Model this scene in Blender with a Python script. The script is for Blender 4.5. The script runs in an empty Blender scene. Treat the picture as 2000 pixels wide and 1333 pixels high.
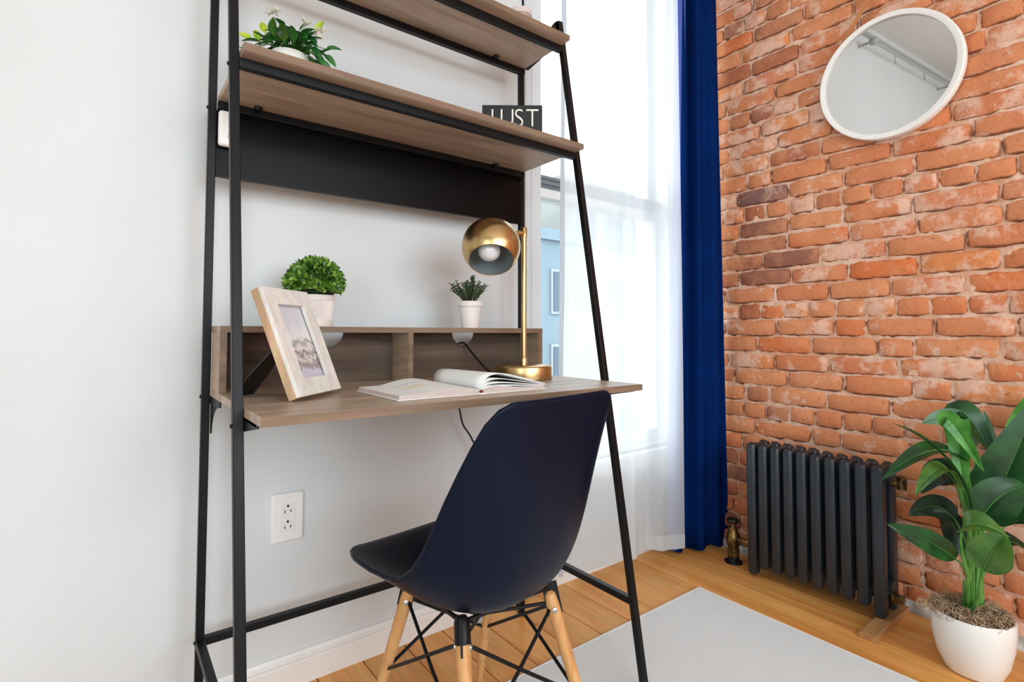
import bpy, bmesh, math, random
from mathutils import Vector, Matrix, noise
random.seed(7)
S = bpy.context.scene
COL = S.collection
PI = math.pi

# ------------------------------------------------------------------ camera
cam_d = bpy.data.cameras.new('camera')
cam = bpy.data.objects.new('camera', cam_d)
COL.objects.link(cam)
_F = Vector((0.60460239, 0.79558521, 0.03873138)); _R = Vector((0.79612276, -0.60513019, 0.00245035)); _U = Vector((-0.02538699, -0.02935345, 0.99924665))
cam.matrix_world = Matrix(((_R.x, _U.x, -_F.x, 0), (_R.y, _U.y, -_F.y, 0), (_R.z, _U.z, -_F.z, .8749), (0, 0, 0, 1)))
cam_d.sensor_width = 36
cam_d.lens = 1037.637 * 36 / 2000
cam_d.shift_y = -(666.5 - 609.2) / 2000
cam_d.clip_start = .01
S.camera = cam

# ------------------------------------------------------------------ world, lights, exposure
W = bpy.data.worlds.new('overcast_sky'); S.world = W; W.use_nodes = True
wn = W.node_tree.nodes; wl = W.node_tree.links
bg = wn['Background']; bg.inputs[0].default_value = (.84, .93, 1, 1); bg.inputs[1].default_value = 4.4

def area(name, loc, target, sx, sy, power, col):
    l = bpy.data.lights.new(name, 'AREA'); l.shape = 'RECTANGLE'; l.size = sx; l.size_y = sy
    l.energy = power; l.color = col
    o = bpy.data.objects.new(name, l); COL.objects.link(o); o.location = loc
    o.rotation_euler = (Vector(target) - Vector(loc)).to_track_quat('-Z', 'Y').to_euler()
    return o
area('rear_window_light', (.60, -2.45, 1.55), (.8, 1.4, .8), 2.8, 1.7, 84, (.80, .92, 1))
area('side_fill_light', (-2.3, -1.3, 1.1), (1.2, 1.0, .6), 1.6, 1.9, 46, (.80, .92, 1))  # added fill from the left, set low to brighten the wall under the desk
p = area('window_portal', (1.565, 1.62, 1.42), (1.565, 0, 1.42), .86, 2.1, 1, (1, 1, 1)); p.data.cycles.is_portal = True

S.view_settings.view_transform = 'Standard'
S.view_settings.look = 'None'
S.view_settings.exposure = 0.22
S.view_settings.gamma = 1.0
S.view_settings.use_curve_mapping = False
S.cycles.use_denoising = True
S.cycles.max_bounces = 8
S.cycles.use_adaptive_sampling = True
S.cycles.adaptive_threshold = .02
S.cycles.diffuse_bounces = 4
S.cycles.transparent_max_bounces = 16
S.cycles.sample_clamp_indirect = 6
S.cycles.caustics_reflective = False
S.cycles.caustics_refractive = False

# ------------------------------------------------------------------ materials
def srgb(r, g, b):
    f = lambda c: (c / 255 / 12.92) if c <= 10 else ((c / 255 + .055) / 1.055) ** 2.4
    return (f(r), f(g), f(b), 1)

def mat(name, col, rough=.5, metal=0, bump=0, bscale=30, bdist=.002, spec=.5, coat=0, vary=None, vscale=8, aniso=0, stretch=None, bstretch=None, detail=4):
    """principled material; vary = second colour mixed in with noise"""
    m = bpy.data.materials.new(name); m.use_nodes = True
    nt = m.node_tree; N = nt.nodes; L = nt.links; b = N['Principled BSDF']
    b.inputs['Base Color'].default_value = col
    b.inputs['Roughness'].default_value = rough
    b.inputs['Metallic'].default_value = metal
    b.inputs['Specular IOR Level'].default_value = spec
    b.inputs['Coat Weight'].default_value = coat
    b.inputs['Anisotropic'].default_value = aniso
    tc = N.new('ShaderNodeTexCoord')
    def noise_node(scale, st, det):
        mp = N.new('ShaderNodeMapping'); L.new(tc.outputs['Object'], mp.inputs[0])
        if st: mp.inputs['Scale'].default_value = st
        n = N.new('ShaderNodeTexNoise'); n.inputs['Scale'].default_value = scale; n.inputs['Detail'].default_value = det
        L.new(mp.outputs[0], n.inputs[0]); return n
    if vary:
        n = noise_node(vscale, stretch, detail)
        r = N.new('ShaderNodeValToRGB'); r.color_ramp.elements[0].position = .35; r.color_ramp.elements[1].position = .65
        r.color_ramp.elements[0].color = col; r.color_ramp.elements[1].color = vary
        L.new(n.outputs['Fac'], r.inputs[0]); L.new(r.outputs[0], b.inputs['Base Color'])
    if bump:
        n = noise_node(bscale, bstretch, 5)
        bp = N.new('ShaderNodeBump'); bp.inputs['Strength'].default_value = bump; bp.inputs['Distance'].default_value = bdist
        L.new(n.outputs['Fac'], bp.inputs['Height']); L.new(bp.outputs[0], b.inputs['Normal'])
    return m

def wood(name, c1, c2, c3, axis='X', rough=.5, scale=1.0, rnd=0.0, spec=.4):
    """wood grain running along one axis; rnd = per-object brightness variation"""
    m = bpy.data.materials.new(name); m.use_nodes = True
    nt = m.node_tree; N = nt.nodes; L = nt.links; b = N['Principled BSDF']
    b.inputs['Roughness'].default_value = rough; b.inputs['Specular IOR Level'].default_value = spec
    tc = N.new('ShaderNodeTexCoord'); mp = N.new('ShaderNodeMapping'); L.new(tc.outputs['Object'], mp.inputs[0])
    s = {'X': (1.2, 14, 14), 'Y': (14, 1.2, 14), 'Z': (14, 14, 1.2)}[axis]
    mp.inputs['Scale'].default_value = tuple(k * scale for k in s)
    oi = N.new('ShaderNodeObjectInfo')
    if rnd:
        ad = N.new('ShaderNodeVectorMath'); ad.operation = 'ADD'
        sc = N.new('ShaderNodeMath'); sc.operation = 'MULTIPLY'; sc.inputs[1].default_value = 37
        L.new(oi.outputs['Random'], sc.inputs[0]); L.new(mp.outputs[0], ad.inputs[0]); L.new(sc.outputs[0], ad.inputs[1]); src = ad.outputs[0]
    else: src = mp.outputs[0]
    n1 = N.new('ShaderNodeTexNoise'); n1.inputs['Scale'].default_value = 1.6; n1.inputs['Detail'].default_value = 6; n1.inputs['Roughness'].default_value = .62; n1.inputs['Distortion'].default_value = .6
    L.new(src, n1.inputs[0])
    r = N.new('ShaderNodeValToRGB'); cr = r.color_ramp
    cr.elements[0].position = .28; cr.elements[0].color = c3
    cr.elements[1].position = .72; cr.elements[1].color = c1
    e = cr.elements.new(.5); e.color = c2
    L.new(n1.outputs['Fac'], r.inputs[0])
    n2 = N.new('ShaderNodeTexNoise'); n2.inputs['Scale'].default_value = 7; n2.inputs['Detail'].default_value = 4
    L.new(src, n2.inputs[0])
    mx = N.new('ShaderNodeMix'); mx.data_type = 'RGBA'; mx.blend_type = 'MULTIPLY'; mx.inputs[0].default_value = .35
    L.new(r.outputs[0], mx.inputs[6]); L.new(n2.outputs['Color'], mx.inputs[7])
    hs = N.new('ShaderNodeHueSaturation'); L.new(mx.outputs[2], hs.inputs['Color']); hs.inputs['Saturation'].default_value = 1
    hs.inputs['Value'].default_value = 1.22
    if rnd:
        mr = N.new('ShaderNodeMapRange'); mr.inputs[3].default_value = 1.22 * (1 - rnd); mr.inputs[4].default_value = 1.22 * (1 + rnd)
        L.new(oi.outputs['Random'], mr.inputs[0]); L.new(mr.outputs[0], hs.inputs['Value'])
    L.new(hs.outputs[0], b.inputs['Base Color'])
    bp = N.new('ShaderNodeBump'); bp.inputs['Strength'].default_value = .12; bp.inputs['Distance'].default_value = .001
    L.new(n2.outputs['Fac'], bp.inputs['Height']); L.new(bp.outputs[0], b.inputs['Normal'])
    return m

M = {}
M['wall'] = mat('white_plaster', srgb(220, 223, 224), .55, bump=.35, bscale=7, bdist=.004, vary=srgb(214, 217, 217), vscale=2)
M['ceiling'] = mat('ceiling_paint', srgb(228, 227, 223), .7, bump=.1, bscale=10)
M['trim'] = mat('white_gloss_paint', srgb(236, 233, 229), .3, bump=.06, bscale=14)
M['trim_old'] = mat('worn_white_paint', srgb(218, 214, 208), .5, bump=.3, bscale=40, vary=srgb(150, 140, 130), vscale=30)
M['casing'] = mat('casing_paint', srgb(214, 219, 222), .4, bump=.1, bscale=30, bstretch=(6, 6, .6))
M['rail_grey'] = mat('grey_sash_metal', srgb(120, 125, 128), .4)
M['black'] = mat('black_powder_coat', srgb(11, 11, 13), .42, spec=.25, bump=.05, bscale=600, bdist=.0005)
M['panel'] = mat('black_sheet_metal', srgb(3, 3, 4), .34, spec=.14, bump=.03, bscale=600, bdist=.0005)
M['shelf'] = wood('greyed_oak_laminate', srgb(200, 178, 156), srgb(178, 154, 132), srgb(146, 122, 102), 'X', .36, spec=.55)
M['shelf_z'] = wood('greyed_oak_laminate_upright', srgb(196, 174, 152), srgb(174, 150, 128), srgb(142, 118, 98), 'Y', .5)
M['edgeband'] = wood('darker_edge_banding', srgb(146, 120, 98), srgb(126, 102, 82), srgb(98, 78, 62), 'X', .45)
M['cubbyback'] = wood('shaded_oak_board', srgb(108, 90, 76), srgb(90, 74, 62), srgb(66, 54, 46), 'X', .6, spec=.2)  # shade inside the cubby is put into the back board's colour
M['plank'] = wood('honey_bamboo_floor', srgb(236, 176, 104), srgb(222, 156, 84), srgb(200, 128, 60), 'Y', .3, .8, .1)
M['gap'] = mat('dark_floor_joint', srgb(74, 44, 22), .8)
M['beech'] = wood('beech_wood', srgb(222, 170, 112), srgb(208, 152, 94), srgb(186, 128, 76), 'Z', .4, 1.6)
M['rawwood'] = wood('raw_pine', srgb(196, 150, 100), srgb(176, 128, 80), srgb(140, 98, 58), 'X', .7, 2)
M['framewood'] = wood('whitewashed_wood', srgb(240, 236, 230), srgb(230, 225, 218), srgb(214, 207, 198), 'Z', .6, 2)
M['frameside'] = wood('pale_raw_wood', srgb(214, 182, 150), srgb(198, 164, 130), srgb(176, 142, 110), 'Z', .6, 2)
M['navyplastic'] = mat('navy_moulded_plastic', srgb(1, 11, 33), .38, spec=.18, bump=.04, bscale=300, bdist=.0006)
M['brass'] = mat('brushed_brass', srgb(196, 166, 116), .27, 1, bump=.06, bscale=60, bdist=.0005, bstretch=(1, 1, 30), aniso=.5)
M['lampin'] = mat('grey_enamel', srgb(150, 158, 160), .5)
M['bulb'] = mat('frosted_glass_bulb', srgb(232, 234, 236), .15, spec=.8, coat=.6)
M['cord'] = mat('black_rubber', srgb(14, 14, 15), .4)
M['whitecord'] = mat('white_rubber', srgb(225, 223, 218), .4)
M['whiteplastic'] = mat('white_plastic', srgb(240, 238, 235), .28)
M['slot'] = mat('dark_slot', srgb(40, 36, 34), .6)
M['ceramic'] = mat('white_ceramic', srgb(238, 236, 230), .25, coat=.2, bump=.04, bscale=12)
M['mattepot'] = mat('matte_white_pot', srgb(234, 226, 220), .5)
M['rug'] = mat('grey_woven_rug', srgb(230, 230, 228), .95, bump=.8, bscale=420, bdist=.002, vary=srgb(222, 221, 219), vscale=260)
M['iron'] = mat('dark_cast_iron', srgb(42, 50, 57), .36, bump=.12, bscale=26, bdist=.0012, vary=srgb(34, 41, 47), vscale=9)
M['brassold'] = mat('tarnished_brass', srgb(150, 118, 66), .4, .8, bump=.3, bscale=60, vary=srgb(60, 46, 30), vscale=40)
M['paper'] = mat('paper', srgb(240, 238, 234), .7)
M['pageedge'] = mat('page_edges', srgb(214, 200, 194), .8, bump=.5, bscale=20, bdist=.001, bstretch=(1, 1, 60), vary=srgb(196, 178, 172), vscale=20, stretch=(1, 1, 50))
M['bookcover'] = mat('book_cover', srgb(236, 230, 222), .5)
M['spine'] = mat('red_headband', srgb(120, 58, 42), .7)
M['ink'] = mat('grey_ink', srgb(196, 196, 192), .8)
M['yellowink'] = mat('yellow_ink', srgb(238, 206, 84), .8)
M['moss'] = mat('dry_moss', srgb(206, 176, 142), .9, vary=srgb(150, 118, 88), vscale=60)
M['soil'] = mat('brown_soil', srgb(84, 62, 46), .95, bump=.8, bscale=120)
M['stem'] = mat('green_stem', srgb(48, 118, 36), .4, vary=srgb(96, 152, 68), vscale=16)
M['branch'] = mat('brown_stem', srgb(92, 84, 52), .6)
M['leather'] = mat('tan_leather_strap', srgb(190, 122, 70), .55)
M['mirror'] = mat('mirror_silver', (.74, .75, .75, 1), .015, 1)
M['mirrorframe'] = mat('white_frame_paint', srgb(238, 233, 226), .4)
M['pipe'] = mat('grey_pipe_paint', srgb(176, 177, 176), .4)
M['letter'] = mat('cream_letter', srgb(236, 232, 218), .5)
M['sign'] = mat('black_letter_board', srgb(24, 26, 28), .6, bump=.3, bscale=50, bstretch=(.2, .2, 6))
M['candle'] = mat('blush_ceramic', srgb(214, 200, 194), .5)
M['stripe'] = mat('rose_stripe', srgb(176, 132, 124), .5)
M['flower'] = mat('white_petal', srgb(246, 244, 226), .6)
M['facade'] = mat('pale_blue_facade', srgb(92, 108, 118), .8, vary=srgb(104, 118, 126), vscale=.6)
M['facade2'] = mat('pale_stone_facade', srgb(128, 128, 124), .8)
M['farpane'] = mat('far_window_glass', srgb(50, 66, 80), .2)
M['farframe'] = mat('far_window_frame', srgb(128, 138, 142), .7)
M['street'] = mat('street_grey', srgb(84, 88, 90), .9)
M['rod'] = mat('dark_rod', srgb(40, 38, 38), .4, .6)

def leafmat(name, c1, c2, rough=.32, rib=0, trans=.12):
    m = mat(name, c1, rough, vary=c2, vscale=22, spec=.5)
    b = m.node_tree.nodes['Principled BSDF']
    N = m.node_tree.nodes; L = m.node_tree.links
    tr = N.new('ShaderNodeBsdfTranslucent'); tr.inputs[0].default_value = (c2[0] * 1.5, c2[1] * 1.5, c2[2] * 1.2, 1)
    mx = N.new('ShaderNodeMixShader'); mx.inputs[0].default_value = trans
    L.new(b.outputs[0], mx.inputs[1]); L.new(tr.outputs[0], mx.inputs[2]); L.new(mx.outputs[0], N['Material Output'].inputs[0])
    return m
LM = [leafmat('deep_green_leaf', srgb(10, 50, 22), srgb(26, 84, 32)),
      leafmat('grey_green_leaf', srgb(84, 122, 98), srgb(104, 142, 116), .45),
      leafmat('bright_green_leaf', srgb(40, 118, 36), srgb(96, 164, 70), .35),
      leafmat('olive_green_leaf', srgb(46, 94, 30), srgb(86, 128, 48), .35),
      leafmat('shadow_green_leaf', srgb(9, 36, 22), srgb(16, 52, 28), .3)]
M['topleaf'] = leafmat('boxwood_leaf', srgb(24, 72, 20), srgb(92, 142, 44), .4)
M['topleaf2'] = leafmat('boxwood_leaf_light', srgb(110, 158, 48), srgb(160, 196, 92), .4)
M['succ'] = leafmat('dusty_green_leaf', srgb(56, 88, 62), srgb(104, 132, 96), .5)
M['potleaf'] = leafmat('glossy_leaf', srgb(20, 78, 32), srgb(48, 120, 40), .3)
M['potleaf2'] = leafmat('lime_leaf', srgb(120, 170, 40), srgb(196, 210, 60), .4)

# brick: colour differs brick to brick, with pale efflorescence
def brick_mat(name, cols, patch):
    m = bpy.data.materials.new(name); m.use_nodes = True
    N = m.node_tree.nodes; L = m.node_tree.links; b = N['Principled BSDF']; b.inputs['Roughness'].default_value = .8
    b.inputs['Specular IOR Level'].default_value = .25
    oi = N.new('ShaderNodeObjectInfo'); geo = N.new('ShaderNodeNewGeometry'); tc = N.new('ShaderNodeTexCoord')
    def noise_(sc, det, rough=.6):
        n = N.new('ShaderNodeTexNoise'); n.inputs['Scale'].default_value = sc; n.inputs['Detail'].default_value = det; n.inputs['Roughness'].default_value = rough
        L.new(geo.outputs['Position'], n.inputs[0]); return n
    def ramp(src, pts):
        r = N.new('ShaderNodeValToRGB'); cr = r.color_ramp
        cr.elements[0].position = pts[0][0]; cr.elements[0].color = pts[0][1]; cr.elements[1].position = pts[-1][0]; cr.elements[1].color = pts[-1][1]
        for p_, c in pts[1:-1]: q = cr.elements.new(p_); q.color = c
        L.new(src, r.inputs[0]); return r.outputs[0]
    def mix(fac, a_, b_, mode='MIX'):
        x = N.new('ShaderNodeMix'); x.data_type = 'RGBA'; x.blend_type = mode
        if isinstance(fac, float): x.inputs[0].default_value = fac
        else: L.new(fac, x.inputs[0])
        for k, v in ((6, a_), (7, b_)):
            if isinstance(v, tuple): x.inputs[k].default_value = v
            else: L.new(v, x.inputs[k])
        return x.outputs[2]
    def math_(op, a_, b_=None, c_=None):
        x = N.new('ShaderNodeMath'); x.operation = op
        for k, v in enumerate((a_, b_, c_)):
            if v is None: continue
            if isinstance(v, (int, float)): x.inputs[k].default_value = v
            else: L.new(v, x.inputs[k])
        return x.outputs[0]
    base = ramp(oi.outputs['Random'], cols)
    # blotches of a second clay tone
    g = lambda v: (v, v, v, 1)
    tone = mix(ramp(noise_(7, 5).outputs['Fac'], [(.42, g(0)), (.62, g(.6))]), base, srgb(222, 150, 104))
    # pale lime bloom, on some bricks more than on others
    thr = math_('MULTIPLY_ADD', oi.outputs['Random'], .16, noise_(11, 9, .68).outputs['Fac'])
    bloom = ramp(thr, [(.60 - patch, g(0)), (.68 - patch, g(.62)), (.80 - patch, g(.8))])
    c1 = mix(bloom, tone, srgb(232, 194, 172))
    spots = ramp(noise_(55, 7, .7).outputs['Fac'], [(.30, (.50, .34, .26, 1)), (.42, g(1))])
    c2 = mix(.75, c1, spots, 'MULTIPLY')
    # darker along the bottom and side edges of each brick
    sp = N.new('ShaderNodeSeparateXYZ'); L.new(tc.outputs['UV'], sp.inputs[0])
    wob = math_('MULTIPLY', math_('SUBTRACT', noise_(24, 5, .7).outputs['Fac'], .5), .34)
    dz = math_('ADD', sp.outputs[1], wob)                       # distance from the bottom edge
    dy = math_('ADD', math_('MINIMUM', sp.outputs[0], math_('SUBTRACT', 1, sp.outputs[0])), math_('MULTIPLY', wob, .35))
    e1 = ramp(dz, [(0, g(1)), (.055, g(.9)), (.12, g(0))]); e2 = ramp(dy, [(0, g(.85)), (.012, g(.8)), (.035, g(0))])
    ed = math_('MULTIPLY', math_('MAXIMUM', e1, e2), .85)
    L.new(mix(ed, c2, srgb(112, 66, 46)), b.inputs['Base Color'])
    h = math_('ADD', noise_(70, 7).outputs['Fac'], math_('MULTIPLY', noise_(16, 4).outputs['Fac'], 1.4))
    bp = N.new('ShaderNodeBump'); bp.inputs['Strength'].default_value = .8; bp.inputs['Distance'].default_value = .005
    L.new(h, bp.inputs['Height']); L.new(bp.outputs[0], b.inputs['Normal'])
    return m
M['brick'] = brick_mat('old_red_brick', [(0, srgb(214, 116, 66)), (.2, srgb(206, 128, 88)), (.45, srgb(214, 138, 94)), (.65, srgb(204, 118, 76)), (.85, srgb(210, 132, 98)), (1, srgb(220, 134, 72))], .0)
M['brick_dark'] = brick_mat('burnt_brick', [(0, srgb(146, 94, 76)), (.3, srgb(168, 104, 80)), (.6, srgb(176, 102, 70)), (.8, srgb(130, 96, 90)), (1, srgb(180, 108, 78))], -.05)
M['mortar'] = mat('pink_sandy_mortar', srgb(206, 146, 112), .9, bump=1, bscale=90, bdist=.005, vary=srgb(228, 190, 166), vscale=13, detail=9, spec=.2)

def sheer_mat():
    m = bpy.data.materials.new('sheer_voile'); m.use_nodes = True
    N = m.node_tree.nodes; L = m.node_tree.links; N.remove(N['Principled BSDF'])
    d = N.new('ShaderNodeBsdfDiffuse'); d.inputs[0].default_value = (.86, .88, .89, 1)
    t = N.new('ShaderNodeBsdfTranslucent'); t.inputs[0].default_value = (.88, .91, .93, 1)
    tr = N.new('ShaderNodeBsdfTransparent'); tr.inputs[0].default_value = (1, 1, 1, 1)
    a = N.new('ShaderNodeMixShader'); a.inputs[0].default_value = .5; L.new(d.outputs[0], a.inputs[1]); L.new(t.outputs[0], a.inputs[2])
    b = N.new('ShaderNodeMixShader'); b.inputs[0].default_value = .26; L.new(a.outputs[0], b.inputs[1]); L.new(tr.outputs[0], b.inputs[2])
    L.new(b.outputs[0], N['Material Output'].inputs[0]); return m
M['sheer'] = sheer_mat()
def glass_mat():
    m = bpy.data.materials.new('window_glass'); m.use_nodes = True
    N = m.node_tree.nodes; L = m.node_tree.links; N.remove(N['Principled BSDF'])
    g = N.new('ShaderNodeBsdfGlossy'); g.inputs['Roughness'].default_value = .02
    tr = N.new('ShaderNodeBsdfTransparent'); tr.inputs[0].default_value = (.96, .98, .98, 1)
    lw = N.new('ShaderNodeLayerWeight'); pw = N.new('ShaderNodeMath'); pw.operation = 'POWER'; pw.inputs[1].default_value = 4; L.new(lw.outputs['Facing'], pw.inputs[0])
    fr = N.new('ShaderNodeMath'); fr.operation = 'MULTIPLY_ADD'; fr.inputs[1].default_value = .5; fr.inputs[2].default_value = .03; L.new(pw.outputs[0], fr.inputs[0])
    b = N.new('ShaderNodeMixShader'); L.new(fr.outputs[0], b.inputs[0]); L.new(tr.outputs[0], b.inputs[1]); L.new(g.outputs[0], b.inputs[2])
    L.new(b.outputs[0], N['Material Output'].inputs[0]); return m
def hem_mat():
    m = bpy.data.materials.new('doubled_voile'); m.use_nodes = True
    N = m.node_tree.nodes; L = m.node_tree.links; N.remove(N['Principled BSDF'])
    d = N.new('ShaderNodeBsdfDiffuse'); d.inputs[0].default_value = (.74, .78, .82, 1)
    t = N.new('ShaderNodeBsdfTranslucent'); t.inputs[0].default_value = (.36, .40, .44, 1)
    a = N.new('ShaderNodeMixShader'); a.inputs[0].default_value = .4; L.new(d.outputs[0], a.inputs[1]); L.new(t.outputs[0], a.inputs[2])
    L.new(a.outputs[0], N['Material Output'].inputs[0]); return m
M['hem'] = hem_mat()
M['glass'] = glass_mat()
def cloth_mat():
    m = mat('navy_velvet_cloth', srgb(1, 31, 84), .8, bump=.2, bscale=250, bdist=.001, vary=srgb(1, 37, 96), vscale=5, spec=.05)
    m.node_tree.nodes['Principled BSDF'].inputs['Sheen Weight'].default_value = .0
    return m
M['navycloth'] = cloth_mat()
M['lining'] = mat('blue_curtain_lining', srgb(72, 92, 168), .8)
def photo_mat():
    m = bpy.data.materials.new('faded_photo_print'); m.use_nodes = True
    N = m.node_tree.nodes; L = m.node_tree.links; b = N['Principled BSDF']; b.inputs['Roughness'].default_value = .25
    uv = N.new('ShaderNodeTexCoord'); sp = N.new('ShaderNodeSeparateXYZ'); L.new(uv.outputs['UV'], sp.inputs[0])
    n = N.new('ShaderNodeTexNoise'); n.inputs['Scale'].default_value = 5; n.inputs['Detail'].default_value = 5; n.inputs['Roughness'].default_value = .7; L.new(uv.outputs['UV'], n.inputs[0])
    ad = N.new('ShaderNodeMath'); ad.operation = 'MULTIPLY_ADD'; ad.inputs[1].default_value = .45; L.new(n.outputs['Fac'], ad.inputs[0]); L.new(sp.outputs[1], ad.inputs[2])
    r = N.new('ShaderNodeValToRGB'); cr = r.color_ramp
    pts = [(0.1, srgb(176, 166, 188)), (.34, srgb(206, 200, 214)), (.42, srgb(150, 130, 128)), (.5, srgb(226, 220, 212)), (.58, srgb(136, 122, 130)), (.64, srgb(236, 226, 220)), (.72, srgb(150, 160, 150)), (.78, srgb(240, 234, 232)), (1, srgb(214, 214, 222)), ]
    cr.elements[0].position = pts[0][0]; cr.elements[0].color = pts[0][1]; cr.elements[1].position = 1; cr.elements[1].color = pts[-1][1]
    for q, c in pts[1:-1]: e = cr.elements.new(q); e.color = c
    L.new(ad.outputs[0], r.inputs[0]); L.new(r.outputs[0], b.inputs['Base Color']); return m
M['photo'] = photo_mat()

# ------------------------------------------------------------------ mesh helpers
class MB:
    def __init__(s): s.v = []; s.f = []; s.uv = None; s.mi = []
    def add(s, vs, fs, mi=0):
        o = len(s.v); s.v += [tuple(p) for p in vs]; s.f += [tuple(i + o for i in f) for f in fs]; s.mi += [mi] * len(fs); return s
    def box(s, x0, x1, y0, y1, z0, z1, mi=0):
        v = [(x, y, z) for z in (z0, z1) for y in (y0, y1) for x in (x0, x1)]
        return s.add(v, [(0, 2, 3, 1), (4, 5, 7, 6), (0, 1, 5, 4), (2, 6, 7, 3), (0, 4, 6, 2), (1, 3, 7, 5)], mi)
    def bar(s, a, b, w, h, up=(0, 0, 1)):
        a = Vector(a); b = Vector(b); d = (b - a).normalized(); sd = d.cross(Vector(up)).normalized(); u = sd.cross(d).normalized()
        v = []
        for p in (a, b):
            for i, j in ((-1, -1), (1, -1), (1, 1), (-1, 1)): v.append(p + sd * i * w / 2 + u * j * h / 2)
        return s.add(v, [(3, 2, 1, 0), (4, 5, 6, 7), (0, 1, 5, 4), (1, 2, 6, 5), (2, 3, 7, 6), (3, 0, 4, 7)])
    def tube(s, pts, r, n=8, caps=True):
        pts = [Vector(p) for p in pts]; R = r if isinstance(r, (list, tuple)) else [r] * len(pts)
        rings = []; u = None
        for i, p in enumerate(pts):
            d = (pts[min(i + 1, len(pts) - 1)] - pts[max(i - 1, 0)])
            d = d.normalized() if d.length > 1e-9 else Vector((0, 0, 1))
            if u is None: u = d.orthogonal().normalized()
            u = (u - d * u.dot(d)).normalized(); w = d.cross(u)
            rings.append([p + (u * math.cos(2 * PI * k / n) + w * math.sin(2 * PI * k / n)) * R[i] for k in range(n)])
        v = [q for rg in rings for q in rg]; f = []
        for i in range(len(pts) - 1):
            for k in range(n): f.append((i * n + k, i * n + (k + 1) % n, (i + 1) * n + (k + 1) % n, (i + 1) * n + k))
        if caps: f.append(tuple(range(n - 1, -1, -1))); f.append(tuple((len(pts) - 1) * n + k for k in range(n)))
        return s.add(v, f)
    def lathe(s, prof, c=(0, 0, 0), n=32, mtx=None, flute=0, nfl=0):
        v = []; f = []
        for r, z in prof:
            for k in range(n):
                a = 2 * PI * k / n; rr = r * (1 + (flute * math.cos(a * nfl) if nfl else 0))
                p = Vector((rr * math.cos(a), rr * math.sin(a), z))
                if mtx: p = mtx @ p
                v.append(p + Vector(c))
        m = len(prof)
        for i in range(m - 1):
            for k in range(n): f.append((i * n + k, i * n + (k + 1) % n, (i + 1) * n + (k + 1) % n, (i + 1) * n + k))
        if prof[0][0] > 1e-6: f.append(tuple(range(n - 1, -1, -1)))
        if prof[-1][0] > 1e-6: f.append(tuple((m - 1) * n + k for k in range(n)))
        return s.add(v, f)
    def prism(s, poly, axis, a, b):
        """poly of 2-D points extruded along axis from a to b"""
        def P(p, t): return {'X': (t, p[0], p[1]), 'Y': (p[0], t, p[1]), 'Z': (p[0], p[1], t)}[axis]
        n = len(poly); v = [P(p, a) for p in poly] + [P(p, b) for p in poly]
        f = [tuple(range(n)), tuple(range(2 * n - 1, n - 1, -1))] + [(i, i + n, (i + 1) % n + n, (i + 1) % n) for i in range(n)]
        return s.add(v, f)
    def grid(s, rows, mi=0):
        n = len(rows[0]); v = [p for r in rows for p in r]
        return s.add(v, [(i * n + j, i * n + j + 1, (i + 1) * n + j + 1, (i + 1) * n + j) for i in range(len(rows) - 1) for j in range(n - 1)], mi)

ORG = {}
def obj(name, mb, m, parent=None, loc=None, smooth=False, bevel=0, local=False, kind=None, label=None, solid=0, sub=0, bseg=2, flip=True):
    """one mesh object; vertices are given in world space unless local=True"""
    org = Vector((0, 0, 0))
    if parent is not None: org = ORG.get(parent.name, Vector((0, 0, 0)))
    if loc is not None and parent is None: org = Vector(loc)
    me = bpy.data.meshes.new(name)
    vs = mb.v if local else [tuple(Vector(p) - org) for p in mb.v]
    me.from_pydata(vs, [], mb.f)
    ms = m if isinstance(m, (list, tuple)) else [m]
    for k in ms: me.materials.append(k)
    if len(ms) > 1: me.polygons.foreach_set('material_index', mb.mi)
    if flip: bm = bmesh.new(); bm.from_mesh(me); bmesh.ops.recalc_face_normals(bm, faces=bm.faces); bm.to_mesh(me); bm.free()
    if smooth:
        me.polygons.foreach_set('use_smooth', [True] * len(me.polygons))
        if smooth == 'angle': me.set_sharp_from_angle(angle=math.radians(38))
    me.update()
    o = bpy.data.objects.new(name, me); COL.objects.link(o)
    if parent is not None: o.parent = parent
    elif loc is not None: o.location = loc
    ORG[o.name] = org
    if bevel:
        md = o.modifiers.new('edge_bevel', 'BEVEL'); md.width = bevel; md.segments = bseg; md.limit_method = 'ANGLE'; md.angle_limit = .6
        me.polygons.foreach_set('use_smooth', [True] * len(me.polygons)); me.set_sharp_from_angle(angle=math.radians(80))
        md.harden_normals = False
    if solid:
        md = o.modifiers.new('thickness', 'SOLIDIFY'); md.thickness = solid; md.offset = 0
    if sub:
        md = o.modifiers.new('smoothing', 'SUBSURF'); md.levels = sub; md.render_levels = sub
    if kind: o['kind'] = kind
    if label: o['label'] = label
    return o

def thing(name, label, cat, loc=(0, 0, 0), group=None, rotz=0):
    o = bpy.data.objects.new(name, None); COL.objects.link(o); o.location = loc; o.rotation_euler = (0, 0, rotz)
    o.empty_display_size = .05
    o['label'] = label; o['category'] = cat
    if group: o['group'] = group
    ORG[o.name] = Vector(loc); return o
def tag(o, label, cat, group=None):
    o['label'] = label; o['category'] = cat
    if group: o['group'] = group
    return o

# ================================================================== the room
XL, XB, YW, ZC, YR, XO = .118, 2.045, 1.4056, 2.78, -2.6, -2.45
WX0, WX1, WZ0, WZ1 = 1.178, 1.955, .40, 2.5           # window opening

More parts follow.
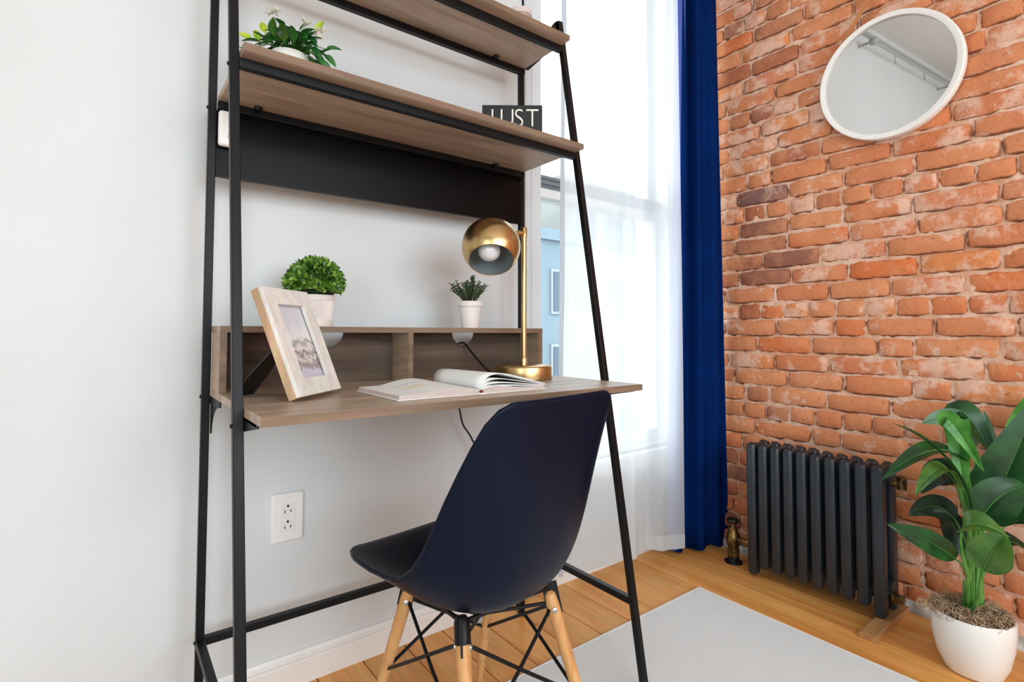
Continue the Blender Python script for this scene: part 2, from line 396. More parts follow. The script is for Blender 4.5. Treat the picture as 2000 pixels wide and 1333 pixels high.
# back wall with the window opening
b = MB()
b.box(XO, WX0, YW, YW + .2, 0, ZC)
b.box(WX1, XB + .2, YW, YW + .2, 0, ZC)
b.box(WX0, WX1, YW, YW + .2, 0, WZ0)
b.box(WX0, WX1, YW, YW + .2, WZ1, ZC)
obj('wall_back', b, M['wall'], kind='structure', smooth='angle')
b = MB(); b.box(XO - .1, XO, YR, YW + .2, 0, ZC); obj('wall_left', b, M['wall'], kind='structure')
b = MB(); b.box(XO - .1, XB + .2, YR - .1, YR, 0, ZC); obj('wall_front', b, M['wall'], kind='structure')
b = MB(); b.box(XO - .1, XB + .2, YR - .1, YW + .2, ZC, ZC + .1); obj('ceiling', b, M['ceiling'], kind='structure')

# floor: boards run towards the window wall
b = MB(); b.box(XO - .1, XB + .2, YR - .1, YW + .2, -.08, -.012)
floor = obj('floor', b, M['gap'], kind='structure')
k0 = int((XO - .683) / .12) - 1
meshes = {}
for k in range(k0, 12):
    x0 = .683 + .12 * k
    cuts = [YR]; y = YR + random.uniform(.3, 1.2)
    while y < YW - .25: cuts.append(y); y += random.uniform(.7, 1.5)
    cuts.append(YW)
    for y0, y1 in zip(cuts, cuts[1:]):
        m = MB(); xa, xb = x0 + .0013, x0 + .1187
        if xb > XB + .12: continue
        e = .0016
        v = [(xa, y0 + .0006, -.012), (xb, y0 + .0006, -.012), (xb, y1 - .0006, -.012), (xa, y1 - .0006, -.012),
             (xa, y0 + .0006, -e), (xb, y0 + .0006, -e), (xb, y1 - .0006, -e), (xa, y1 - .0006, -e),
             (xa + e, y0 + e, 0), (xb - e, y0 + e, 0), (xb - e, y1 - e, 0), (xa + e, y1 - e, 0)]
        m.add(v, [(0, 1, 5, 4), (1, 2, 6, 5), (2, 3, 7, 6), (3, 0, 4, 7), (4, 5, 9, 8), (5, 6, 10, 9), (6, 7, 11, 10), (7, 4, 8, 11), (8, 9, 10, 11)])
        obj('plank', m, M['plank'], floor)

# brick wall: mortar bed with bricks set into it
PITCH, Z00 = .0652, .0136
def mortar_x(y, z):
    return XB - .0030 + .0040 * (noise.noise((y * 22, z * 26, 3.1)) + .7 * noise.noise((y * 60, z * 60, 7.7)))
rows = []
ny, nz = 230, 390
for i in range(nz + 1):
    z = 2.45 * i / nz
    rows.append([(mortar_x(.02 + (YW - .02) * j / ny, z), .02 + (YW - .02) * j / ny, z) for j in range(ny + 1)])
m = MB(); m.grid(rows)
m.box(XB + .012, XB + .2, YR, YW + .01, 0, ZC)
m.box(XB + .001, XB + .02, YR, .02, 0, ZC)
m.box(XB + .001, XB + .02, .02, YW, 2.45, ZC)
brickwall = obj('wall_right', m, M['mortar'], kind='structure', smooth='angle')

def brick_mesh(w, h, seed, mt):
    """rounded, uneven brick face; x is the wall normal (negative = into the room), y along, z up"""
    rd = random.Random(seed); nyy = 7 if w > .13 else 5; nzz = 4
    vs = []; fs = []
    jit = lambda a: rd.uniform(-a, a)
    tl = jit(.0020); tz = jit(.0012); uvs = []
    for i in range(nzz + 1):
        for j in range(nyy + 1):
            u = j / nyy; t = i / nzz
            y = (u - .5) * w; z = (t - .5) * h
            edge = min(min(u, 1 - u) * nyy, min(t, 1 - t) * nzz)
            x = -.0085 + jit(.0012) + tl * (u - .5) * 2 + tz * (t - .5) * 2
            if edge < .5:
                x = -.0035 + jit(.0018); y += jit(.0032); z += jit(.0026)
                if (j in (0, nyy)) and (i in (0, nzz)): y *= .955; z *= .84
            else:
                if j == 1: y = (-.5 + .0075 / w) * w
                if j == nyy - 1: y = (.5 - .0075 / w) * w
                if i == 1: z = (-.5 + .12) * h
                if i == nzz - 1: z = (.5 - .12) * h
                y += jit(.0012); z += jit(.0012)
            vs.append((x, y, z)); uvs.append((y / w + .5, z / h + .5))
    n = nyy + 1
    fs = [(i * n + j, (i + 1) * n + j, (i + 1) * n + j + 1, i * n + j + 1) for i in range(nzz) for j in range(nyy)]
    k = len(vs); ring = [j for j in range(n)] + [i * n + n - 1 for i in range(1, nzz + 1)] + [nzz * n + j for j in range(n - 2, -1, -1)] + [i * n for i in range(nzz - 1, 0, -1)]
    for q in ring: x, y, z = vs[q]; vs.append((.012, y, z)); uvs.append(uvs[q])
    L = len(ring)
    fs += [(ring[q], ring[(q + 1) % L], k + (q + 1) % L, k + q) for q in range(L)]
    me = bpy.data.meshes.new('brick'); me.from_pydata(vs, [], fs); me.materials.append(mt)
    ul = me.uv_layers.new(name='UVMap')
    for lp in me.loops: ul.data[lp.index].uv = uvs[lp.vertex_index]
    me.polygons.foreach_set('use_smooth', [True] * len(me.polygons)); me.update(); return me
STR = [brick_mesh(.198, .0595, s, M['brick']) for s in range(14)]
HED = [brick_mesh(.087, .0595, 50 + s, M['brick']) for s in range(10)]
DST = [brick_mesh(.198, .0595, 80 + s, M['brick_dark']) for s in range(6)]
DHE = [brick_mesh(.087, .0595, 90 + s, M['brick_dark']) for s in range(5)]
rb = random.Random(11)
far_mb = MB(); far_uv = []; count = 0
for k in range(0, 37):
    zc = Z00 + PITCH * (k + .5)
    if zc > 2.42: break
    header = (k % 6 == 2)
    step = .0905 if header else .2005
    off = (.7089 if k == 14 else .66 + (0 if k % 2 else .10) + rb.uniform(-.025, .025)) % step
    y = off - step * (26 if header else 12)
    while y < YW + .01:
        st = step if header else (step * rb.uniform(.93, 1.07) if rb.random() > .12 else .098)
        y0, y1 = y + .0018, y + st - .0018
        y += st
        if y0 > YW - .03: continue
        short = (y1 - y0) < .13
        lim = min(y1, YW - .002); sc = (lim - y0) / (.087 if short else .198); yc = (y0 + lim) / 2
        dk = rb.random() < (.40 if yc > .98 else (.08 if yc > .8 else .015))
        me = rb.choice((DHE if short else DST) if dk else (HED if short else STR))
        hsc = rb.uniform(.97, 1.04); dz = rb.uniform(-.002, .002)
        if .20 < yc < 1.30 and zc < 2.30 and count < 298:
            o = bpy.data.objects.new('brick', me); COL.objects.link(o); o.parent = brickwall
            o.location = (XB + rb.uniform(-.0015, .0028), yc, zc + dz)
            o.rotation_euler = (rb.uniform(-.010, .010), 0, rb.uniform(-.012, .012)); o.scale = (1, sc, hsc)
            count += 1
        else:
            far_mb.add([(XB + v.co.x, yc + v.co.y * sc, zc + v.co.z) for v in me.vertices], [tuple(p.vertices) for p in me.polygons], 1 if me in DST or me in DHE else 0)
            far_uv += [tuple(d.uv) for d in me.uv_layers[0].data]
o = obj('brick', far_mb, [M['brick'], M['brick_dark']], brickwall, smooth=True, flip=False); o['kind'] = 'stuff'
ul = o.data.uv_layers.new(name='UVMap')
for q, uv_ in enumerate(far_uv): ul.data[q].uv = uv_

# white strip along the foot of the brick wall
b = MB(); b.prism([(XB + .01, 0), (XB - .022, 0), (XB - .022, .008), (XB - .008, .034), (XB + .01, .036)], 'Y', YR, YW)
obj('baseboard_right', b, M['trim_old'], kind='structure')
# baseboard of the window wall
b = MB(); prof = [(YW + .01, 0), (YW - .014, 0), (YW - .014, .055), (YW - .012, .058), (YW - .014, .064), (YW - .009, .071), (YW - .006, .079), (YW + .01, .081)]
b.prism([(p[0], p[1]) for p in prof], 'X', XL + .012, XB)
obj('baseboard_back', b, M['trim'], kind='structure')

# window: casing (trim), sashes, glass, stool
b = MB()
for x0, x1 in ((WX0 - .072, WX0 + .004), (WX1 - .004, WX1 + .072)):
    b.box(x0, x1, YW - .016, YW + .01, .34, WZ1 + .07)
    b.box(x0 + (0.0 if x0 < 1.5 else .06), x0 + (.012 if x0 < 1.5 else .072), YW - .024, YW, .34, WZ1 + .07)
    b.box(x0 + .03, x0 + .036, YW - .02, YW, .34, WZ1 + .07)
b.box(WX0 - .072, WX1 + .072, YW - .016, YW + .01, WZ1, WZ1 + .09)
obj('trim_1', b, M['casing'], kind='structure', bevel=.003)
b = MB(); b.box(WX0 - .005, WX1 + .005, YW - .03, YW + .075, WZ0 - .022, WZ0); b.box(WX0 - .02, WX1 + .02, YW - .012, YW, WZ0 - .07, WZ0 - .022)
obj('trim_2', b, M['trim'], kind='structure', bevel=.003)
b = MB()
b.box(WX0, WX0 + .012, YW + .02, YW + .2, WZ0, WZ1); b.box(WX1 - .012, WX1, YW + .02, YW + .2, WZ0, WZ1)
b.box(WX0, WX1, YW + .02, YW + .2, WZ0 - .001, WZ0 + .012); b.box(WX0, WX1, YW + .02, YW + .2, WZ1 - .012, WZ1)
win = obj('window_1', b, M['trim'], kind='structure')
def sash(y, z0, z1, top, bot, mt, mb_):
    f = MB(); f.box(WX0 + .012, WX0 + .05, y, y + .03, z0, z1); f.box(WX1 - .05, WX1 - .012, y, y + .03, z0, z1)
    f.box(WX0 + .05, WX1 - .05, y, y + .03, z1 - top, z1); f.box(WX0 + .05, WX1 - .05, y, y + .03, z0, z0 + bot)
    obj('sash_frame', f, M['trim'], win, bevel=.003)
    g = MB(); g.box(WX0 + .05, WX1 - .05, y + .012, y + .016, z0 + bot, z1 - top); obj('pane', g, M['glass'], win)
sash(YW + .06, WZ0 + .012, 1.405, .035, .05, 0, 0)
sash(YW + .10, 1.37, WZ1 - .012, .04, .035, 0, 0)
g = MB(); g.box(WX0 + .012, WX1 - .012, YW + .05, YW + .095, 1.418, 1.428); g.box(WX0 + .012, WX1 - .012, YW + .056, YW + .095, 1.428, 1.437); g.box(WX0 + .012, WX1 - .012, YW + .05, YW + .095, 1.437, 1.448); g.box(WX0 + .012, WX1 - .012, YW + .06, YW + .095, 1.405, 1.418)
obj('meeting_rail', g, M['rail_grey'], win, label='grey grooved rail between the two sashes')

# pipe under the ceiling, seen in the mirror
t = thing('ceiling_pipe', 'grey ceiling pipe with drop hooks, seen only in the round mirror', 'pipe', (-.9, YW - .1, 2.62))
b = MB(); b.tube([(XO, YW - .03, 2.70), (XB - .6, YW - .03, 2.70)], .010, 10); obj('pipe', b, M['pipe'], t, smooth='angle')
b = MB(); b.tube([(-1.9, YW - .09, 2.60), (-.15, YW - .09, 2.60)], .009, 10); obj('rail', b, M['pipe'], t, smooth='angle')
for x in (-1.9, -.15):
    b = MB(); b.lathe([(0, -.03), (.022, -.02), (.03, 0), (.022, .02), (0, .03)], (x, YW - .09, 2.60), 14); b.box(x - .008, x + .008, YW - .09, YW + .06, 2.594, 2.606)
    obj('end_bracket', b, M['pipe'], t, smooth='angle')
for x in (-.55, -1.2):
    b = MB(); b.tube([(x, YW - .09, 2.59), (x, YW - .09, 2.54), (x + .015, YW - .10, 2.52), (x + .02, YW - .1, 2.535)], .003, 6); obj('hook', b, M['pipe'], t, smooth=True)

# ================================================================== outside
b = MB(); b.box(-14, 30, 2, 40, -4.3, -4.2); obj('street', b, M['street'], kind='structure')
def building(x0, x1, y0, y1, z1, m, label, wins):
    t = thing('building', label, 'building', ((x0 + x1) / 2, y0, -4.2))
    w = MB(); w.box(x0, x1, y0, y1, -4.2, z1); w.box(x0 - .12, x1 + .12, y0 - .12, y1, z1 - .25, z1); obj('facade', w, m, t)
    nx, nz_, ww, wh = wins
    for i in range(nx):
        for k in range(nz_):
            cx = x0 + (x1 - x0) * (i + .5) / nx; cz = z1 - 1.4 - k * 1.7
            if cz < -3.8: continue
            f = MB(); f.box(cx - ww / 2 - .06, cx + ww / 2 + .06, y0 - .05, y0 + .02, cz - wh / 2 - .06, cz + wh / 2 + .06); fo = obj('window', f, M['farframe'], t)
            g = MB(); g.box(cx - ww / 2, cx + ww / 2, y0 - .07, y0 - .045, cz - wh / 2, cz + wh / 2); obj('pane', g, M['farpane'], fo)
    return t
building(6.2, 8.9, 9.0, 13, 3.2, M['facade'], 'pale blue building across the street, seen left through the window', (2, 4, .5, .9))
building(9.2, 12.2, 9.6, 14, 4.9, M['facade2'], 'taller cream building behind the sheer curtain, right of the blue one', (3, 5, .55, 1.0))

# ================================================================== ladder desk
DX0, DX1 = .180, 1.0334
PXL, PXR = DX0 - .0085, DX1 + .0085
T = .016
yf = lambda z: .8402 + .1696 * z
yr = lambda z: 1.3186 + .0044 * z
desk = thing('ladder_desk', 'ladder desk with black steel frame and three greyed wood shelves', 'desk', (.6, 1.08, 0))
for x in (PXL, PXR):
    b = MB(); zt = 1.795
    for z, z2 in ((0.008, zt),):
        v = []
        for zz in (z, z2):
            for dx, dy in ((-1, -1), (1, -1), (1, 1), (-1, 1)): v.append((x + dx * T / 2, yf(zz) + dy * T / 2, zz))
        b.add(v, [(3, 2, 1, 0), (4, 5, 6, 7), (0, 1, 5, 4), (1, 2, 6, 5), (2, 3, 7, 6), (3, 0, 4, 7)])
    obj('front_post', b, M['black'], desk, bevel=.0012)
    b = MB(); v = []
    for zz in (0, 1.83):
        for dx, dy in ((-1, -1), (1, -1), (1, 1), (-1, 1)): v.append((x + dx * T / 2, yr(zz) + dy * T / 2, zz))
    b.add(v, [(3, 2, 1, 0), (4, 5, 6, 7), (0, 1, 5, 4), (1, 2, 6, 5), (2, 3, 7, 6), (3, 0, 4, 7)])
    obj('rear_post', b, M['black'], desk, bevel=.0012)
    for z in (.216,):
        b = MB(); b.box(x - T / 2, x + T / 2, yf(z) + T / 2, yr(z) - T / 2, z - T / 2, z + T / 2); obj('side_bar', b, M['black'], desk, bevel=.001)
    # top side bar sloping from the front post
    b = MB(); b.prism([(yf(1.78) - T / 2, 1.78), (yf(1.79), 1.797), (yf(1.79) + T, 1.797), (1.30, 1.728), (1.30, 1.712), (yf(1.74), 1.74)], 'X', x - T / 2, x + T / 2); obj('top_bar', b, M['black'], desk, bevel=.001)
b = MB(); b.box(PXL + T / 2, PXR - T / 2, yr(.2) - T / 2, yr(.2) + T / 2, .208, .2245); obj('rear_rail', b, M['black'], desk, bevel=.001)
def rail(y0, z0, z1, w=T, name='shelf_rail'):
    b = MB(); b.box(PXL + T / 2, PXR - T / 2, y0 - w / 2, y0 + w / 2, z0, z1); return obj(name, b, M['black'], desk, bevel=.001)
# desktop
b = MB(); b.box(DX0, DX1, .8378, 1.306, .735, .750)
obj('desktop', b, M['shelf'], desk, bevel=.0008)
b = MB(); b.box(DX0, DX1, .8370, .8379, .7352, .7498); obj('edge_band', b, M['edgeband'], desk)
rail(yf(.72) + .03, .719, .735, T); rail(yr(.7), .719, .735, T)
for x, s in ((DX0, 1), (DX1, -1)):
    xa, xb = sorted((x, x + s * .003))
    # front bracket plate, under the overhang, and curved rear gusset
    b = MB(); b.prism([(.862, .735), (.862, .730), (.958, .712), (1.02, .712), (1.02, .735)], 'X', xa, xb); b.box(min(x, x + s * .02), max(x, x + s * .02), .868, 1.01, .731, .735)
    obj('desk_bracket', b, M['black'], desk)
    q = [(1.31, .735), (1.195, .735)] + [(1.195 + .11 * math.sin(a), .735 - .012 - .065 * (1 - math.cos(a))) for a in [PI / 2 * k / 6 for k in range(7)]] + [(1.31, .655)]
    b = MB(); b.prism(q, 'X', xa, xb); obj('gusset', b, M['black'], desk)
    # bolts on the outside of the posts
    for (py, pz) in ((yf(.725), .722), (yr(.7), .735), (yf(1.365), 1.365), (yf(.216), .216), (yr(.216), .216), (yr(1.37), 1.37)):
        xo = (PXL - T / 2) if s == 1 else (PXR + T / 2)
        mt = Matrix.Rotation(PI / 2, 4, 'Y')
        b = MB(); b.lathe([(0, -.0035), (.0028, -.003), (.0042, -.0008), (.0044, 0), (.0044, .0006)] if s == 1 else [(.0044, -.0006), (.0044, 0), (.0042, .0008), (.0028, .003), (0, .0035)], (xo, py, pz), 12, mt); obj('bolt', b, M['black'], desk, smooth='angle')
# upper shelves
for (y0, zt) in ((1.0338, 1.3948), (1.0886, 1.726)):
    b = MB(); b.box(DX0 + .001, DX1 - .001 + .0, y0, 1.3085 + .012, zt - .015, zt)
    v = obj('shelf', b, M['shelf'], desk, bevel=.0008)
    b = MB(); b.box(DX0 + .001, DX1 - .001, y0 - .0008, y0 + .0001, zt - .0148, zt - .0002); obj('edge_band', b, M['edgeband'], desk)
    fy = yf(zt - .025)
    rail(fy, zt - .033, zt - .0155); rail(1.303, zt - .033, zt - .0155)
    for fx, yy in ((.09, fy), (.91, fy), (.09, 1.30), (.86, 1.30)):
        x = DX0 + (DX1 - DX0) * fx
        sgn = 1 if yy < 1.2 else -1
        b = MB(); b.lathe([(.0, -.010), (.006, -.0085), (.0085, -.004), (.0085, 0)], (x, yy + sgn * .017, zt - .015), 14); b.box(x - .007, x + .007, min(yy, yy + sgn * .017), max(yy, yy + sgn * .017), zt - .0185, zt - .0155)
        obj('shelf_clip', b, M['black'], desk, smooth='angle')
# black steel back panel
b = MB(); b.box(PXL + T / 2, PXR - T / 2, 1.314, 1.318, 1.2155, 1.364); b.box(PXL + T / 2, PXR - T / 2, 1.309, 1.318, 1.2155, 1.2195); b.box(PXL + T / 2, PXR - T / 2, 1.309, 1.318, 1.356, 1.3615)
obj('back_panel', b, M['panel'], desk)
# low cubby standing on the desktop
HY0, HY1, HZ = 1.210, 1.318, .8865
b = MB(); b.box(DX0, DX1, HY0, HY1, HZ - .0135, HZ); obj('cubby_top', b, M['shelf'], desk, bevel=.0006)
b = MB(); b.box(DX0, DX1, HY0 - .0008, HY0 + .0001, HZ - .0133, HZ - .0002); obj('edge_band', b, M['edgeband'], desk)
for x in (DX0, DX1 - .0135, .596): b = MB(); b.box(x + .0002, x + .0133, HY0 - .0006, HY0 + .0012, .7505, HZ - .0136); obj('edge_band', b, M['edgeband'], desk)
for x in (DX0, DX1 - .0135): b = MB(); b.box(x, x + .0135, HY0, 1.306, .750, HZ - .0135); obj('cubby_side', b, M['shelf_z'], desk, bevel=.0006)
b = MB(); b.box(.596, .6095, HY0 + .001, 1.300, .750, HZ - .0135); obj('cubby_divider', b, M['shelf_z'], desk, bevel=.0006)
z1 = HZ - .0135
def half_hole(cx, r):
    return [(cx - r, z1)] + [(cx - r * math.cos(a), z1 - r * .92 * math.sin(a)) for a in [PI * k / 14 for k in range(1, 14)]] + [(cx + r, z1)]
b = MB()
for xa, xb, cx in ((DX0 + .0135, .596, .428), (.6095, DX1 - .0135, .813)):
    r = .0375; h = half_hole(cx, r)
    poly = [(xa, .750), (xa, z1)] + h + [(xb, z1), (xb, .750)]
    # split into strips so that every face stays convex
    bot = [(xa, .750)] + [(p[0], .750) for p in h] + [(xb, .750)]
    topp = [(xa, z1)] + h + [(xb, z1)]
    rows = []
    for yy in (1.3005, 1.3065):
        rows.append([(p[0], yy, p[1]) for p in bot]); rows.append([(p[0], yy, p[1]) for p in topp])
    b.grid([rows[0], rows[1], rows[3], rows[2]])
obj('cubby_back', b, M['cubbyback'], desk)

# white switch-like box on the left of the black panel
t = MB(); t.box(.1805, .212, 1.290, 1.3085, 1.281, 1.3595)
o = obj('wall_unit', t, M['whiteplastic'], loc=(.196, 1.30, 1.281), bevel=.007, bseg=4)
tag(o, 'small white rounded plastic unit behind the left posts, over the black panel', 'wall unit')
t = MB(); t.tube([(.197, 1.2895, 1.298), (.199, 1.2885, 1.312), (.199, 1.2890, 1.326)], .0016, 6); obj('ridge', t, M['whiteplastic'], o, smooth=True)

# ================================================================== chair (local frame, turned 9.5 degrees)
chair = thing('desk_chair', 'navy moulded plastic chair with wooden dowel legs at the desk', 'chair', (.608, .908, 0), rotz=math.radians(9.5))
ORG[chair.name] = Vector((0, 0, 0))
RW = [(.233, .402, .100, .228, .413), (.229, .419, .148, .214, .428), (.207, .425, .183, .188, .436), (.15, .415, .202, .140, .438), (.08, .392, .206, .073, .438),
      (.01, .370, .205, .012, .441), (-.05, .360, .206, -.025, .449), (-.105, .366, .206, -.060, .473), (-.145, .395, .204, -.085, .510), (-.170, .447, .201, -.108, .555),
      (-.185, .51, .197, -.131, .603), (-.196, .58, .191, -.156, .650), (-.206, .65, .183, -.180, .694), (-.213, .71, .172, -.198, .733), (-.218, .742, .157, -.210, .753), (-.220, .760, .128, -.218, .761)]
NV = 22
rows = []
for cy, cz, w, ey, ez in RW:
    r = []
    for j in range(NV + 1):
        v = -1 + 2 * j / NV; f = abs(v) ** 2.5; x = w * math.copysign(1 - (1 - abs(v)) ** 1.12, v) if abs(v) < 1 else w * v
        r.append((x, cy + (ey - cy) * f, cz + (ez - cz) * f))
    rows.append(r)
b = MB(); b.grid(rows)
shell = obj('seat_shell', b, M['navyplastic'], chair, local=True, smooth=True)
md = shell.modifiers.new('smoothing', 'SUBSURF'); md.levels = 1; md.render_levels = 2
md = shell.modifiers.new('thickness', 'SOLIDIFY'); md.thickness = .0055; md.offset = 0
# rolled rim all round the shell
edge = [rows[0][j] for j in range(NV + 1)] + [rows[i][NV] for i in range(1, len(rows))] + [rows[-1][j] for j in range(NV - 1, -1, -1)] + [rows[i][0] for i in range(len(rows) - 2, 0, -1)]
b = MB(); ee = [Vector(p) for p in edge]
sm = []
for i in range(len(ee)):
    p = (ee[i - 1] + ee[i] * 2 + ee[(i + 1) % len(ee)]) / 4; sm.append(p)
sm.append(sm[0]); sm.append(sm[1])
b.tube(sm, .0042, 8, caps=False); obj('rim', b, M['navyplastic'], chair, local=True, smooth=True)
BR_ = Matrix.Rotation(math.radians(-8), 3, 'Z'); TOPS = {}; FEET = {}; LOW = {}
for sx in (-1, 1):
    for sy in (-1, 1):
        tp = BR_ @ Vector((sx * .103, sy * .095, .360)); ft = BR_ @ Vector((sx * .150, sy * .208, .0098 if sy < 0 else .0024))
        TOPS[sx, sy] = tp; FEET[sx, sy] = ft; LOW[sx, sy] = tp.lerp(ft, .52)
        b = MB(); d = tp - ft
        b.tube([ft, ft + d * .02, ft + d * .3, ft + d * .7, ft + d * .93, ft + d * .985, tp], [.0065, .0085, .0105, .0125, .0135, .0115, .006], 20)
        leg = obj('leg', b, M['beech'], chair, local=True, smooth='angle')
        # black steel bracket let into the leg top, with its screw
        out = Vector((sx, sy * .8, 0)).normalized(); side = Vector((-out.y, out.x, 0))
        b = MB(); a0 = tp + d.normalized() * -.045; b.bar(a0 + out * .0, tp + Vector((0, 0, .016)), .0035, .031, up=out)
        b.tube([tp.lerp(ft, .075 if (sx, sy) == (-1, -1) else -.012), tp.lerp(ft, -.02), tp.lerp(ft, -.045)], [.0145 if (sx, sy) == (-1, -1) else .007, .0142 if (sx, sy) == (-1, -1) else .007, .008], 16); obj('bracket', b, M['black'], leg, local=True, smooth='angle')
        for o_ in (1, -1):
            mt = (side * o_).to_track_quat('Z', 'Y').to_matrix().to_4x4(); c = tp.lerp(ft, .085) + side * o_ * .0135
            b = MB(); b.lathe([(.0055, -.001), (.0055, .0015), (.003, .0028), (0, .003)], c, 12, mt); obj('screw', b, mat('zinc_screw', srgb(190, 190, 186), .3, .9) if 'zinc' not in M else M['zinc'], leg, local=True, smooth='angle')
            if 'zinc' not in M: M['zinc'] = bpy.data.materials['zinc_screw']
# seat frame under the shell and the crossing wire struts
b = MB(); rr = .0042
for a, c in (((-1, -1), (1, -1)), ((1, -1), (1, 1)), ((1, 1), (-1, 1)), ((-1, 1), (-1, -1))):
    b.tube([TOPS[a] + Vector((0, 0, .006)), TOPS[c] + Vector((0, 0, .006))], rr, 8)
obj('seat_frame', b, M['black'], chair, local=True, smooth='angle')
for a, c in (((-1, -1), (1, -1)), ((1, -1), (1, 1)), ((1, 1), (-1, 1)), ((-1, 1), (-1, -1))):
    for p, q in ((a, c), (c, a)):
        s0 = TOPS[p].lerp(FEET[p], .07); s1 = LOW[q]; off = (s1 - s0).cross(Vector((0, 0, 1))).normalized() * (.004 if p == a else -.004)
        b = MB(); b.tube([s0, s0.lerp(s1, .5) + off, s1], .0036, 8); obj('strut', b, M['black'], chair, local=True, smooth='angle')
for s in (1, -1):
    a = TOPS[-1, s].lerp(FEET[-1, s], .06); c = TOPS[1, -s].lerp(FEET[1, -s], .06); mid = Vector((0, 0, .305))
    b = MB(); b.tube([a, mid + Vector((0, 0, .003 * s)), c], .0036, 8); obj('cross_wire', b, M['black'], chair, local=True, smooth='angle')
b = MB(); b.lathe([(0, -.012), (.007, -.011), (.009, -.004), (.009, .006), (.004, .009), (0, .01)], (0, 0, .305), 12); obj('hub_bolt', b, M['zinc'], chair, local=True, smooth='angle')

# ================================================================== things on the desk
# photo frame, leaning back 22 degrees, turned towards the room
BL = Vector((.2730, .9771, .7594)); wd = Vector((.7268132, .6868352, 0)); bk = Vector((-.6868352, .7268132, 0))
tl = math.radians(22); up = Vector((0, 0, math.cos(tl))) + bk * math.sin(tl); nrm = wd.cross(up)     # points to the front
if nrm.dot(bk) > 0: nrm = -nrm
FWD, FHT, FTH, FB = .1526, .214, .023, .033
off = Vector((0, 0, FTH * math.sin(tl)))
pf = thing('photo_frame', 'whitewashed wooden photo frame leaning on its easel at the left of the desk', 'photo frame', tuple(BL + wd * .08 + off))
def fp(a, h, d): return BL + wd * a + up * h - nrm * d
def fbox(a0, a1, h0, h1, d0, d1, slant=None):
    m = MB(); m.add([fp(a, h, d) for d in (d0, d1) for h in (h0, h1) for a in (a0, a1)], [(0, 2, 3, 1), (4, 5, 7, 6), (0, 1, 5, 4), (2, 6, 7, 3), (0, 4, 6, 2), (1, 3, 7, 5)]); return m
def mitre(q, d0, d1):
    m = MB(); v = [fp(a, h, d0) for a, h in q] + [fp(a, h, d1) for a, h in q]
    m.add(v, [(0, 1, 2, 3), (7, 6, 5, 4), (0, 4, 5, 1), (1, 5, 6, 2), (2, 6, 7, 3), (3, 7, 4, 0)]); return m
W_, H_, B_ = FWD, FHT, FB
for q in ([(0, 0), (W_, 0), (W_ - B_, B_), (B_, B_)], [(W_, 0), (W_, H_), (W_ - B_, H_ - B_), (W_ - B_, B_)], [(W_, H_), (0, H_), (B_, H_ - B_), (W_ - B_, H_ - B_)], [(0, H_), (0, 0), (B_, B_), (B_, H_ - B_)]):
    q = [(W_ / 2 + (a - W_ / 2) * .9985, H_ / 2 + (h - H_ / 2) * .9985) for a, h in q]
    obj('frame_side', mitre(q, 0, .008), M['framewood'], pf, bevel=.0008)
for a0, a1, h0, h1 in ((.0, .010, .0, H_), (W_ - .010, W_, 0, H_), (.010, W_ - .010, 0, .010), (.010, W_ - .010, H_ - .010, H_)):
    obj('frame_edge', fbox(a0, a1, h0, h1, .008, FTH), M['frameside'], pf, bevel=.0006)
me = bpy.data.meshes.new('photo_print'); q = [fp(B_ - .003, B_ - .003, .010), fp(W_ - B_ + .003, B_ - .003, .010), fp(W_ - B_ + .003, H_ - B_ + .003, .010), fp(B_ - .003, H_ - B_ + .003, .010)]
oo = ORG[pf.name]
me.from_pydata([tuple(p - oo) for p in q], [], [(0, 1, 2, 3)]); uvl = me.uv_layers.new(name='UVMap')
for i, c in enumerate(((0, 0), (1, 0), (1, 1), (0, 1))): uvl.data[i].uv = c
me.materials.append(M['photo']); o = bpy.data.objects.new('photo_print', me); COL.objects.link(o); o.parent = pf; o['label'] = 'pale washed-out photograph of standing figures'
obj('backing_board', fbox(.008, W_ - .008, .008, H_ - .008, .014, .020), M['cord'], pf)
# easel strut
hp = BL + wd * (W_ / 2) + up * (H_ * .60) - nrm * FTH
ft = hp + bk * .098; ft.z = .7506
hw = .031
m = MB(); th = (hp - ft).cross(wd).normalized() * .0015
q = [hp - wd * .010, hp + wd * .010, ft.lerp(hp, .35) + wd * hw, ft + wd * hw + Vector((0, 0, .0)), ft - wd * hw, ft.lerp(hp, .35) - wd * hw]
m.add([p + th for p in q] + [p - th for p in q], [(0, 1, 2, 3, 4, 5), (11, 10, 9, 8, 7, 6)] + [(i, (i + 1) % 6, (i + 1) % 6 + 6, i + 6) for i in range(6)])
obj('easel_leg', m, M['cord'], pf)

# open book
bk_ = thing('open_book', 'open hardcover book lying on the desk with pages curling up', 'book', (.592, .988, .750))
Y0, Y1, XS = .887, 1.087, .598
m = MB(); m.box(.417, XS - .006, Y0, Y1, .7504, .7526); obj('cover', m, M['bookcover'], bk_, bevel=.0006)
m = MB(); m.box(XS + .008, .770, Y0, Y1, .7504, .7526); obj('cover', m, M['bookcover'], bk_, bevel=.0006)
m = MB(); pr_ = [(XS - .008, .7515), (XS - .006, .7505), (XS + .002, .7502), (XS + .009, .7508), (XS + .010, .7545), (XS + .007, .7545), (XS + .004, .7535), (XS - .003, .7535), (XS - .006, .7550), (XS - .009, .7545)]
m.prism(pr_, 'Y', Y0 - .001, Y1 + .001); obj('spine', m, M['bookcover'], bk_, smooth='angle')
m = MB(); m.tube([(XS + .001, Y0 - .0005, .7560), (XS + .001, Y0 + .004, .7560)], .0032, 10); obj('headband', m, M['spine'], bk_, smooth='angle')
